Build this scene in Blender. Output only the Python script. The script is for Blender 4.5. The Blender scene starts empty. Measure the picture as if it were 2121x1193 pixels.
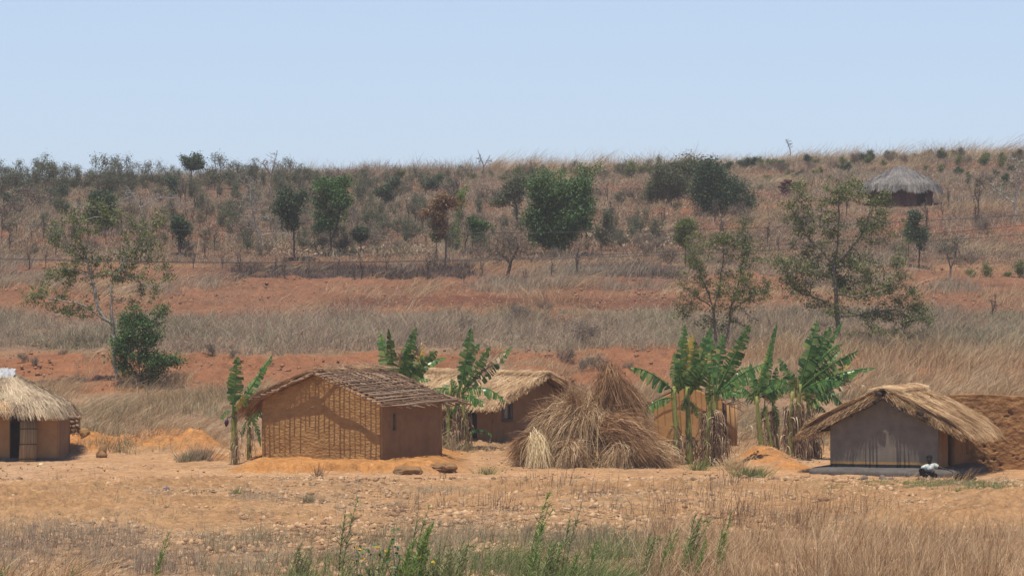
import bpy, math, random
import numpy as np
from mathutils import Vector, Matrix

SC = bpy.context.scene
COL = SC.collection
F, ZC, CX, CY = 7440.0, 5.97, 1060.5, 596.5      # lens in photo pixels, eye height, image centre

# ------------------------------------------------------------------ camera, sky, sun, exposure
cd = bpy.data.cameras.new('camera')
cam = bpy.data.objects.new('camera', cd)
COL.objects.link(cam)
cam.location = (0, 0, ZC)
cam.rotation_euler = (math.pi / 2, 0, 0)
cd.sensor_width = 36
cd.lens = 36 * F / 2121
cd.clip_start = 1
cd.clip_end = 6000
SC.camera = cam

SUN = Vector((-0.11, -0.225, 0.968)).normalized()
world = bpy.data.worlds.new('World')
SC.world = world
world.use_nodes = True
wn = world.node_tree
bg = wn.nodes['Background']
sky = wn.nodes.new('ShaderNodeTexSky')
sky.sky_type = 'NISHITA'
sky.sun_disc = False
sky.sun_elevation = math.asin(SUN.z)
sky.sun_rotation = math.atan2(SUN.x, SUN.y)
sky.air_density = 1.0
sky.dust_density = 0.6
sky.ozone_density = 2.0
sky.altitude = 1000
tint = wn.nodes.new('ShaderNodeMix'); tint.data_type = 'RGBA'; tint.blend_type = 'MULTIPLY'; tint.inputs[0].default_value = 1
tint.inputs[7].default_value = (0.97, 1.03, 1.17, 1)
veil = wn.nodes.new('ShaderNodeMix'); veil.data_type = 'RGBA'; veil.inputs[0].default_value = .6
veil.inputs[7].default_value = (5.15, 6.35, 8.3, 1)      # milky dry season air low over the land
wtc = wn.nodes.new('ShaderNodeTexCoord'); wsp = wn.nodes.new('ShaderNodeSeparateXYZ'); wmr = wn.nodes.new('ShaderNodeMapRange')
wn.links.new(wtc.outputs['Generated'], wsp.inputs[0]); wn.links.new(wsp.outputs[2], wmr.inputs[0])
wmr.inputs[1].default_value = .08; wmr.inputs[2].default_value = .45; wmr.inputs[3].default_value = .62; wmr.inputs[4].default_value = 0
wn.links.new(wmr.outputs[0], veil.inputs[0])
wn.links.new(sky.outputs[0], tint.inputs[6]); wn.links.new(tint.outputs[2], veil.inputs[6]); wn.links.new(veil.outputs[2], bg.inputs[0])
bg.inputs[1].default_value = 0.105
ld = bpy.data.lights.new('sun', 'SUN')
ld.energy = 5.0
ld.angle = math.radians(0.53)
ld.color = (1.0, 0.95, 0.84)
lo = bpy.data.objects.new('sun', ld)
COL.objects.link(lo)
lo.rotation_euler = SUN.to_track_quat('Z', 'Y').to_euler()
lo.location = (0, 0, 60)
SC.view_settings.view_transform = 'Standard'
SC.view_settings.look = 'None'
SC.view_settings.exposure = 0.08
SC.view_settings.gamma = 1.0
SC.cycles.volume_bounces = 1
SC.cycles.max_bounces = 6
SC.cycles.transparent_max_bounces = 8

# ------------------------------------------------------------------ small helpers
def P(px, py, Y):
    return Vector(((px - CX) / F * Y, Y, ZC - (py - CY) / F * Y))

def smooth(a, b, v):
    t = np.clip((v - a) / (b - a), 0, 1)
    return t * t * (3 - 2 * t)

def _hash(ix, iy, seed):
    n = (ix.astype(np.int64) * 374761393 + iy.astype(np.int64) * 668265263 + seed * 974634777) & 0x7fffffff
    n = ((n ^ (n >> 13)) * 1274126177) & 0x7fffffff
    n = n ^ (n >> 16)
    return (n & 0xffff) / 65535.0

def noise(x, y, s=1.0, seed=0):
    x = np.asarray(x, float) / s; y = np.asarray(y, float) / s
    ix = np.floor(x); iy = np.floor(y)
    fx = x - ix; fy = y - iy
    fx = fx * fx * (3 - 2 * fx); fy = fy * fy * (3 - 2 * fy)
    a = _hash(ix, iy, seed); b = _hash(ix + 1, iy, seed)
    c = _hash(ix, iy + 1, seed); d = _hash(ix + 1, iy + 1, seed)
    return (a * (1 - fx) + b * fx) * (1 - fy) + (c * (1 - fx) + d * fx) * fy - 0.5

def fbm(x, y, s=1.0, seed=0, o=4):
    r = 0; a = 1.0
    x = np.asarray(x, float); y = np.asarray(y, float)
    for k in range(o):
        t = .5 + 1.1 * k; ct, st = math.cos(t), math.sin(t)
        r = r + a * noise(x * ct - y * st, x * st + y * ct, s / (2 ** k), seed + 17 * k)
        a *= 0.5
    return r

# terrain profile
_TY = np.array([-200, 20, 60, 110, 128, 137, 150, 158, 168, 178, 195, 205, 222, 248, 285, 325, 345, 380, 500, 1000, 3000.])
_TZ = np.array([-1.5, -.6, -.1, 0, .05, .45, 1.87, 3.03, 3.86, 4.69, 6.14, 6.98, 8.85, 11.5, 14.27, 16.5, 16.9, 16.3, 13, 8, 2.])
_fy = np.linspace(-200, 3000, 32001)
_fz = np.interp(_fy, _TY, _TZ)
_k = np.hanning(61); _k /= _k.sum()
_fz = np.convolve(np.pad(_fz, 30, mode='edge'), _k, 'valid')

MOUNDS = []   # (x, y, rx, ry, h) filled just below
def mound_px(px, py, rx_px, ry_m, h_m):
    Y = F * ZC / (py - CY)
    MOUNDS.append(((px - CX) / F * Y, Y, rx_px / F * Y, ry_m, h_m))
for a in [(1590, 962, 60, 2.2, .50), (1560, 955, 32, 1.4, .38), (1640, 975, 36, 1.5, .22),
          (205, 940, 75, 2.2, .60), (265, 928, 60, 2.0, .75), (335, 938, 65, 2.0, .62), (405, 942, 55, 1.6, .62), (435, 958, 45, 1.2, .30),
          (150, 940, 50, 2.0, .3)]:
    mound_px(*a)

def gz(x, y):
    x = np.asarray(x, float); y = np.asarray(y, float)
    z = np.interp(y, _fy, _fz)
    z = z + 0.036 * np.clip(x, -90, 90) * smooth(200, 325, y)
    z = z + 0.9 * fbm(x, y, 45, 3, 3) * smooth(150, 230, y)
    z = z + .16 * fbm(x, y, 7, 5, 3) * smooth(128, 150, y)
    z = z + .10 * noise(x, y, 9, 8)
    for mx, my, rx, ry, h in MOUNDS:
        d = ((x - mx) / rx) ** 2 + ((y - my) / ry) ** 2
        z = z + h * np.exp(-d * 1.4) * (1 + .5 * noise(x, y, .5, 31))
    # ledge of trampled earth under the middle hut
    lx = (smooth(-9.3, -8.2, x) - smooth(-2.6, -1.6, x))
    ed = 115.2 + .5 * noise(x, y * 0, 1.3, 9) + .8 * noise(x, y * 0, .4, 19)
    z = z + .26 * lx * smooth(ed - .4, ed + .1, y) * (1 - smooth(126, 129, y)) * (1 + .25 * noise(x, y, .5, 20))
    return z

def gh(x, y):
    return float(gz(np.array([x]), np.array([y]))[0])

_scan = np.concatenate([np.arange(60, 140, .1), np.arange(140, 420, .5)])
def ground_pt(px, py):
    X = (px - CX) / F * _scan
    Z = ZC - (py - CY) / F * _scan
    g = gz(X, _scan)
    k = np.argmax(g >= Z) if (g >= Z).any() else np.argmax(g - Z)
    return Vector((X[k], _scan[k], g[k]))

def mesh_np(name, V, quads=None, tris=None, mat=None, parent=None, smooth_=False):
    V = np.asarray(V, np.float32).reshape(-1, 3)
    me = bpy.data.meshes.new(name)
    q = np.zeros((0, 4), np.int32) if quads is None or len(quads) == 0 else np.asarray(quads, np.int32)
    t = np.zeros((0, 3), np.int32) if tris is None or len(tris) == 0 else np.asarray(tris, np.int32)
    me.vertices.add(len(V)); me.vertices.foreach_set('co', V.ravel())
    idx = np.concatenate([q.ravel(), t.ravel()])
    me.loops.add(len(idx)); me.loops.foreach_set('vertex_index', idx)
    nf = len(q) + len(t)
    st = np.concatenate([np.arange(len(q)) * 4, len(q) * 4 + np.arange(len(t)) * 3]).astype(np.int32)
    me.polygons.add(nf); me.polygons.foreach_set('loop_start', st)
    me.polygons.foreach_set('loop_total', np.concatenate([np.full(len(q), 4), np.full(len(t), 3)]).astype(np.int32))
    if smooth_:
        me.polygons.foreach_set('use_smooth', np.ones(nf, bool))
    me.update(calc_edges=True)
    if mat: me.materials.append(mat)
    o = bpy.data.objects.new(name, me)
    COL.objects.link(o)
    if parent: o.parent = parent
    return o

class G:
    """gathers geometry for one mesh"""
    def __init__(s): s.V = []; s.Q = []; s.T = []; s.n = 0
    def add(s, V, Q=None, T=None):
        V = np.asarray(V, float).reshape(-1, 3)
        if Q is not None and len(Q): s.Q.append(np.asarray(Q) + s.n)
        if T is not None and len(T): s.T.append(np.asarray(T) + s.n)
        s.V.append(V); s.n += len(V)
    def build(s, name, mat, parent=None, smooth_=False):
        return mesh_np(name, np.concatenate(s.V), np.concatenate(s.Q) if s.Q else None,
                       np.concatenate(s.T) if s.T else None, mat, parent, smooth_)

def empty(name, loc, label, cat, group=None, rz=0):
    o = bpy.data.objects.new(name, None)
    o.empty_display_size = .3
    COL.objects.link(o); o.location = loc; o.rotation_euler = (0, 0, rz)
    tag(o, label, cat, group)
    return o

def tag(o, label=None, cat=None, group=None, kind=None):
    if label: o['label'] = label
    if cat: o['category'] = cat
    if group: o['group'] = group
    if kind: o['kind'] = kind
    return o

def nrm(a):
    return a / np.maximum(np.linalg.norm(a, axis=-1, keepdims=True), 1e-9)

def strands(g, A, B, C, w, seg=3, taper=.15, face=None, rs=None):
    """quadratic bezier strips A-B-C, all (n,3); w half width (n,)"""
    A = np.asarray(A, float); B = np.asarray(B, float); C = np.asarray(C, float)
    n = len(A); w = np.broadcast_to(np.asarray(w, float), (n,))
    rs = rs or np.random.RandomState(1)
    D = nrm(C - A)
    if face is None:
        R = rs.normal(size=(n, 3)); R[:, 1] -= .6
    else:
        R = np.asarray(face, float) + rs.normal(size=(n, 3)) * .35
    S = nrm(np.cross(D, nrm(R)))
    V = np.zeros((n, seg + 1, 2, 3))
    for k in range(seg + 1):
        t = k / seg
        p = A * (1 - t) ** 2 + 2 * B * t * (1 - t) + C * t * t
        ww = (w * (1 - (1 - taper) * t))[:, None]
        V[:, k, 0] = p - S * ww; V[:, k, 1] = p + S * ww
    base = (np.arange(n) * (seg + 1) * 2)[:, None]
    k = np.arange(seg)[None, :] * 2
    b = base + k
    g.add(V, np.stack([b, b + 1, b + 3, b + 2], -1).reshape(-1, 4))

def leaf_quads(g, C, size, rs, aspect=.5, up=0.0, dirs=None):
    n = len(C)
    D = rs.normal(size=(n, 3)) if dirs is None else dirs + rs.normal(size=(n, 3)) * .4
    D = nrm(D)
    N = rs.normal(size=(n, 3)); N[:, 2] += up; N = nrm(N)
    S = nrm(np.cross(D, N))
    s = (size * (0.6 + .8 * rs.rand(n)))[:, None] if np.isscalar(size) else size[:, None]
    V = np.stack([C - D * s * .5, C + S * s * aspect * .5, C + D * s * .5, C - S * s * aspect * .5], 1)
    g.add(V, np.arange(n * 4).reshape(-1, 4))

def tubes(g, A, B, ra, rb, sides=5):
    A = np.asarray(A, float).reshape(-1, 3); B = np.asarray(B, float).reshape(-1, 3)
    n = len(A); ra = np.broadcast_to(ra, (n,)); rb = np.broadcast_to(rb, (n,))
    D = nrm(B - A)
    R = np.where(np.abs(D[:, 2:3]) > .9, np.array([[1., 0, 0]]), np.array([[0, 0, 1.]]))
    U = nrm(np.cross(D, R)); W = np.cross(D, U)
    an = np.arange(sides) / sides * 2 * math.pi
    ring = U[:, None] * np.cos(an)[None, :, None] + W[:, None] * np.sin(an)[None, :, None]
    V = np.concatenate([A[:, None] + ring * ra[:, None, None], B[:, None] + ring * rb[:, None, None]], 1)
    i = np.arange(sides); j = (i + 1) % sides
    q = np.stack([i, j, j + sides, i + sides], -1)[None] + (np.arange(n) * sides * 2)[:, None, None]
    g.add(V, q.reshape(-1, 4))

def tube_path(g, pts, radii, sides=7, cap=True):
    """one continuous tube along a polyline"""
    pts = np.asarray([list(p) for p in pts], float); n = len(pts)
    radii = np.broadcast_to(np.asarray(radii, float), (n,))
    T = nrm(np.gradient(pts, axis=0))
    U = np.cross(T[0], [0, 0, 1.]);
    if np.linalg.norm(U) < .2: U = np.cross(T[0], [1., 0, 0])
    U = U / np.linalg.norm(U)
    an = np.arange(sides) / sides * 2 * math.pi
    V = []
    for k in range(n):
        U = U - T[k] * U.dot(T[k]); U /= np.linalg.norm(U); W = np.cross(T[k], U)
        V.append(pts[k] + radii[k] * (np.cos(an)[:, None] * U + np.sin(an)[:, None] * W))
    V = np.concatenate(V)
    i = np.arange(sides); j = (i + 1) % sides
    Q = np.concatenate([np.stack([i, j, j + sides, i + sides], -1) + k * sides for k in range(n - 1)])
    T3 = []
    if cap:
        V = np.concatenate([V, pts[:1], pts[-1:]])
        T3 = np.concatenate([np.stack([j, i, np.full(sides, n * sides)], -1),
                             np.stack([i + (n - 1) * sides, j + (n - 1) * sides, np.full(sides, n * sides + 1)], -1)])
    g.add(V, Q, T3)

def box(g, c, s, rot=None, taper=1.0):
    c = np.array(c, float); s = np.array(s, float) / 2
    V = np.array([[x, y, z] for z in (-1, 1) for y in (-1, 1) for x in (-1, 1)], float)
    V[4:, :2] *= taper
    V = V * s
    if rot is not None: V = V @ np.array(Matrix(rot).to_3x3()).T
    Q = [[0, 2, 3, 1], [4, 5, 7, 6], [0, 1, 5, 4], [1, 3, 7, 5], [3, 2, 6, 7], [2, 0, 4, 6]]
    g.add(V + c, Q)

# ------------------------------------------------------------------ materials
def newmat(name):
    m = bpy.data.materials.new(name); m.use_nodes = True
    nt = m.node_tree; b = nt.nodes['Principled BSDF']
    b.inputs['Specular IOR Level'].default_value = .25
    return m, nt, b

def ramp(nt, stops, interp='LINEAR'):
    r = nt.nodes.new('ShaderNodeValToRGB'); cr = r.color_ramp; cr.interpolation = interp
    while len(cr.elements) > 1: cr.elements.remove(cr.elements[-1])
    cr.elements[0].position = stops[0][0]; cr.elements[0].color = (*stops[0][1], 1)
    for p, c in stops[1:]:
        e = cr.elements.new(p); e.color = (*c, 1)
    return r

def island(name, cols, rough=.8, transl=.0, var_scale=None):
    """every strand or leaf gets its own shade; patches of a larger noise shift it"""
    m, nt, b = newmat(name)
    geo = nt.nodes.new('ShaderNodeNewGeometry')
    n = len(cols)
    r = ramp(nt, [(i / max(1, n - 1), c) for i, c in enumerate(cols)])
    src = geo.outputs['Random Per Island']
    if var_scale:
        tc = nt.nodes.new('ShaderNodeTexCoord')
        nz = nt.nodes.new('ShaderNodeTexNoise'); nz.inputs['Scale'].default_value = var_scale
        nz.inputs['Detail'].default_value = 2
        nt.links.new(tc.outputs['Object'], nz.inputs['Vector'])
        mx = nt.nodes.new('ShaderNodeMath'); mx.operation = 'MULTIPLY_ADD'
        mx.inputs[1].default_value = 1.5; mx.inputs[2].default_value = -.75
        nt.links.new(nz.outputs[0], mx.inputs[0])
        ad = nt.nodes.new('ShaderNodeMath'); ad.operation = 'MULTIPLY_ADD'; ad.inputs[1].default_value = .75; ad.use_clamp = True
        nt.links.new(src, ad.inputs[0])
        a2 = nt.nodes.new('ShaderNodeMath'); a2.operation = 'ADD'; a2.inputs[1].default_value = .12
        nt.links.new(mx.outputs[0], a2.inputs[0]); nt.links.new(a2.outputs[0], ad.inputs[2])
        src = ad.outputs[0]
    nt.links.new(src, r.inputs[0])
    nt.links.new(r.outputs[0], b.inputs['Base Color'])
    b.inputs['Roughness'].default_value = rough
    if transl > 0:
        tr = nt.nodes.new('ShaderNodeBsdfTranslucent')
        mix = nt.nodes.new('ShaderNodeMixShader'); mix.inputs[0].default_value = transl
        out = nt.nodes['Material Output']
        nt.links.new(r.outputs[0], tr.inputs[0])
        nt.links.new(b.outputs[0], mix.inputs[1]); nt.links.new(tr.outputs[0], mix.inputs[2])
        nt.links.new(mix.outputs[0], out.inputs[0])
    return m

def noisy(name, c1, c2, scale=4, c3=None, rough=.95, bump=.3, bscale=20, stretch=(1, 1, 1), bdist=.03, detail=6):
    m, nt, b = newmat(name)
    tc = nt.nodes.new('ShaderNodeTexCoord'); mp = nt.nodes.new('ShaderNodeMapping')
    mp.inputs['Scale'].default_value = stretch
    nt.links.new(tc.outputs['Object'], mp.inputs[0])
    nz = nt.nodes.new('ShaderNodeTexNoise'); nz.inputs['Scale'].default_value = scale
    nz.inputs['Detail'].default_value = detail; nz.inputs['Roughness'].default_value = .65
    nt.links.new(mp.outputs[0], nz.inputs['Vector'])
    st = [(.3, c1), (.7, c2)] if c3 is None else [(.28, c1), (.5, c2), (.72, c3)]
    r = ramp(nt, st)
    nt.links.new(nz.outputs[0], r.inputs[0]); nt.links.new(r.outputs[0], b.inputs['Base Color'])
    b.inputs['Roughness'].default_value = rough
    if bump:
        n2 = nt.nodes.new('ShaderNodeTexNoise'); n2.inputs['Scale'].default_value = bscale; n2.inputs['Detail'].default_value = 5
        nt.links.new(mp.outputs[0], n2.inputs['Vector'])
        bp = nt.nodes.new('ShaderNodeBump'); bp.inputs['Strength'].default_value = bump; bp.inputs['Distance'].default_value = bdist
        nt.links.new(n2.outputs[0], bp.inputs['Height']); nt.links.new(bp.outputs[0], b.inputs['Normal'])
    return m

M = {}
M['thatch_gold'] = island('thatch_gold', [(.16, .08, .035), (.38, .225, .105), (.50, .31, .155), (.66, .47, .27)], .7, var_scale=1.2)
M['thatch_pale'] = island('thatch_pale', [(.13, .085, .05), (.34, .24, .15), (.46, .34, .21), (.66, .52, .34)], .7, var_scale=1.0)
M['thatch_orange'] = island('thatch_orange', [(.26, .15, .07), (.46, .28, .14), (.56, .37, .20), (.66, .48, .28)], .7, var_scale=1.0)
M['thatch_grey'] = island('thatch_grey', [(.09, .08, .075), (.16, .145, .135), (.22, .20, .18), (.32, .28, .24)], .8, var_scale=1.0)
M['thatch_under'] = noisy('thatch_under', (.10, .065, .035), (.22, .14, .075), 9, stretch=(1, 1, 4))
M['hay'] = island('hay', [(.15, .08, .035), (.38, .235, .12), (.52, .35, .19), (.72, .53, .32)], .7, var_scale=1.4)
M['hay_brown'] = island('hay_brown', [(.08, .04, .018), (.22, .11, .05), (.33, .175, .08), (.48, .29, .145)], .7, var_scale=1.4)
M['hay_pale'] = island('hay_pale', [(.40, .27, .13), (.58, .42, .22), (.66, .50, .28), (.75, .60, .36)], .7)
M['hay_core'] = noisy('hay_core', (.10, .055, .03), (.22, .12, .06), 8)
M['pole'] = island('pole', [(.11, .06, .035), (.22, .125, .07), (.31, .19, .11), (.44, .31, .20)], .8)
M['reed'] = island('reed', [(.26, .17, .09), (.38, .26, .14), (.48, .34, .19)], .8)
M['dark_wood'] = noisy('dark_wood', (.035, .022, .015), (.08, .05, .035), 12)
M['bark_pale'] = noisy('bark_pale', (.22, .19, .16), (.42, .38, .33), 9)
M['bark_grey'] = noisy('bark_grey', (.12, .09, .075), (.24, .19, .16), 9)
M['bark_dark'] = noisy('bark_dark', (.07, .05, .04), (.13, .095, .075), 9)
M['bark_white'] = noisy('bark_white', (.36, .32, .28), (.50, .46, .42), 9)
LG = {
 'olive':  [(.05, .07, .02), (.10, .13, .035), (.16, .19, .05), (.30, .31, .11)],
 'green':  [(.02, .05, .015), (.055, .12, .03), (.10, .18, .05), (.20, .28, .10)],
 'dark':   [(.02, .04, .02), (.042, .075, .036), (.075, .115, .05), (.15, .18, .09)],
 'bright': [(.07, .12, .02), (.14, .21, .035), (.21, .29, .06), (.34, .40, .10)],
 'greyg':  [(.055, .065, .035), (.10, .12, .055), (.15, .165, .08), (.25, .22, .14)],
 'yellowg': [(.05, .10, .03), (.11, .17, .05), (.20, .25, .09), (.42, .42, .20)],
 'rust':   [(.16, .07, .035), (.24, .12, .06), (.30, .17, .09), (.20, .19, .07)],
 'dry':    [(.12, .085, .06), (.22, .155, .11), (.30, .22, .15), (.20, .20, .10)],
}
for k, v in LG.items():
    M['leaf_' + k] = island('leaf_' + k, v, .55, .28)
M['banana'] = island('banana', [(.018, .06, .016), (.035, .10, .024), (.05, .13, .03), (.065, .155, .035), (.085, .18, .04), (.11, .21, .05), (.15, .25, .065), (.28, .32, .10)], .28, .30)
M['banana_yellow'] = island('banana_yellow', [(.10, .17, .03), (.35, .30, .05), (.55, .42, .08), (.45, .20, .05)], .5, .25)
M['banana_dead'] = island('banana_dead', [(.09, .05, .028), (.20, .12, .065), (.34, .22, .13), (.50, .38, .25)], .8)
M['banana_stem'] = noisy('banana_stem', (.10, .13, .04), (.26, .27, .07), 5, c3=(.12, .08, .045), stretch=(3, 3, .7), rough=.6)
M['bud'] = noisy('bud', (.03, .012, .03), (.06, .025, .05), 8, rough=.4)
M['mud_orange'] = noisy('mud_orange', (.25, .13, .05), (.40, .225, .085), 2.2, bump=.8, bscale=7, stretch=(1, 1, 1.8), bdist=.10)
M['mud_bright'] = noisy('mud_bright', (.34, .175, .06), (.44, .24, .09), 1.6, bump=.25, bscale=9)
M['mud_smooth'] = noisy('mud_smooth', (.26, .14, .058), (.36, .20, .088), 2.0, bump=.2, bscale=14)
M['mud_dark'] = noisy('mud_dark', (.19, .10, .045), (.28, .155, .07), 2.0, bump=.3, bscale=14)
M['mud_grey'] = noisy('mud_grey', (.155, .122, .098), (.20, .16, .13), 2.6, bump=.25, bscale=22, stretch=(1, 1, 3))
M['mud_greybase'] = noisy('mud_greybase', (.06, .052, .046), (.13, .112, .098), 3, bump=.3, bscale=12)
M['ochre'] = noisy('ochre', (.30, .16, .06), (.38, .21, .08), 5)
M['black_band'] = noisy('black_band', (.022, .024, .028), (.05, .048, .048), 5)
M['mud_far'] = noisy('mud_far', (.07, .035, .026), (.15, .07, .045), 2.5, bump=.5, bscale=7)
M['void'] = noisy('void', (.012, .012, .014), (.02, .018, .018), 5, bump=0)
M['stone'] = noisy('stone', (.12, .09, .07), (.26, .20, .15), 5, bump=.6, bscale=8)
M['stone_warm'] = noisy('stone_warm', (.24, .13, .07), (.38, .25, .15), 4, bump=.6, bscale=8)
M['shutter'] = noisy('shutter', (.05, .055, .06), (.10, .10, .10), 9, bump=0)
M['mesh_white'] = noisy('mesh_white', (.32, .26, .19), (.5, .42, .32), 16, bump=0)
M['window_grey'] = noisy('window_grey', (.07, .062, .055), (.12, .10, .085), 9)
M['plastic'] = noisy('plastic', (.22, .22, .22), (.5, .5, .5), 14, rough=.5)
M['wire'] = noisy('wire', (.05, .045, .045), (.07, .06, .06), 9, rough=.5, bump=0)
M['yellow_soap'] = noisy('yellow_soap', (.7, .6, .28), (.8, .7, .4), 9)
M['red_cloth'] = noisy('red_cloth', (.25, .02, .03), (.35, .04, .05), 9)
M['violet_rag'] = noisy('violet_rag', (.10, .08, .12), (.2, .17, .22), 9)
M['ash'] = noisy('ash', (.3, .3, .3), (.5, .5, .48), 9)
M['skin'] = noisy('skin', (.022, .012, .009), (.034, .019, .014), 6, rough=.55, bump=0)
M['skin_light'] = noisy('skin_light', (.030, .017, .012), (.040, .023, .016), 6, rough=.5, bump=0)
M['hair'] = noisy('hair', (.008, .007, .007), (.014, .012, .012), 30, bump=.5, bscale=120)
M['shirt'] = noisy('shirt', (.12, .15, .12), (.74, .76, .68), 13, bump=.2, detail=2)
M['trousers'] = noisy('trousers', (.004, .004, .005), (.008, .008, .010), 9, rough=1)
M['trousers'].node_tree.nodes['Principled BSDF'].inputs['Specular IOR Level'].default_value = 0.02
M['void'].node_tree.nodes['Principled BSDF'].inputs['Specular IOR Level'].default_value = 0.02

# ------------------------------------------------------------------ ground
def soil(x, y):
    n1 = fbm(x, y, 9, 41, 4); n2 = fbm(x, y, 2.2, 43, 3); n3 = noise(x, y, .35, 47)
    Y = y + n1 * np.where(y > 146, 7.0, 3.0) + n2 * np.where(y > 146, 2.2, .8)
    px = CX + F * x / np.maximum(y, 30)
    def col(c): return np.array(c, float)
    c = np.zeros(x.shape + (3,)) + col((.43, .245, .125))
    def lay(mask, cc): 
        nonlocal c
        m = np.clip(mask, 0, 1)[..., None]
        c = c * (1 - m) + col(cc) * m
    lay(smooth(-.1, .5, n1) * .7, (.50, .295, .155))
    lay(smooth(.05, .5, n2) * .45, (.34, .215, .13))
    lay(smooth(92, 84, Y) * .6, (.34, .215, .135))
    # trampled yard
    yard = smooth(108, 113, Y) * (1 - smooth(126, 131, Y))
    lay(yard * .75, (.52, .30, .165))
    lay(smooth(114.2, 115.2, y + n2 * .6) * (1 - smooth(127, 130, y)) * (smooth(-9.6, -8.6, x) - smooth(-2.2, -1.2, x)), (.50, .235, .085))
    lay(yard * smooth(-14, -16, x) * .6, (.52, .33, .21))
    for mx, my, rx, ry, h in MOUNDS:
        d = ((x - mx) / rx) ** 2 + ((y - my) / ry) ** 2
        lay(smooth(1.6, .5, d) * (.85 + n3 * .5), (.52, .235, .085))
    lay(smooth(129, 133, Y) * (1 - smooth(146, 150, Y)), (.36, .22, .14))
    lay(smooth(147, 150, Y) * (1 - smooth(158, 160, Y)), (.34, .15, .08))
    lay(smooth(158, 161, Y) * (1 - smooth(175, 178, Y)), (.30, .19, .135))
    lay(smooth(176, 178, Y) * (1 - smooth(204, 207, Y)), (.29, .14, .085))
    mid = smooth(640, 700, px) - smooth(1380, 1440, px)
    lay(smooth(176, 177.5, Y) * (1 - smooth(179, 180, Y)) * mid, (.38, .16, .08))
    lay(smooth(179.5, 180.5, y) * (1 - smooth(185, 187, y)) * mid * .9, (.20, .085, .055))
    burnt = (smooth(300, 600, px) - smooth(960, 1050, px)) + .7 * (smooth(1120, 1230, px) - smooth(1370, 1450, px))
    lay(smooth(196, 197, y + n2) * (1 - smooth(201, 204, y + n2)) * burnt * (.8 + n3), (.07, .055, .055))
    lay(smooth(191, 191.7, y + n2 * 2) * (1 - smooth(192.4, 193, y + n2 * 2)) * smooth(.0, .3, n1) * .7, (.09, .065, .06))
    lay(smooth(204, 209, Y), (.24, .135, .09))
    lay(smooth(210, 230, Y) * smooth(-.1, .2, fbm(x, y, 14, 77, 3)), (.34, .14, .075))
    crumb = noise(x, y, .18, 48)
    c = c * (1 + .30 * n3 + .22 * n2 + .25 * crumb)[..., None]
    c = c * np.where(y > 146, .70, .80)[..., None] * np.array([.95, .93, .85])
    return np.clip(c, .01, .9)

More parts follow.
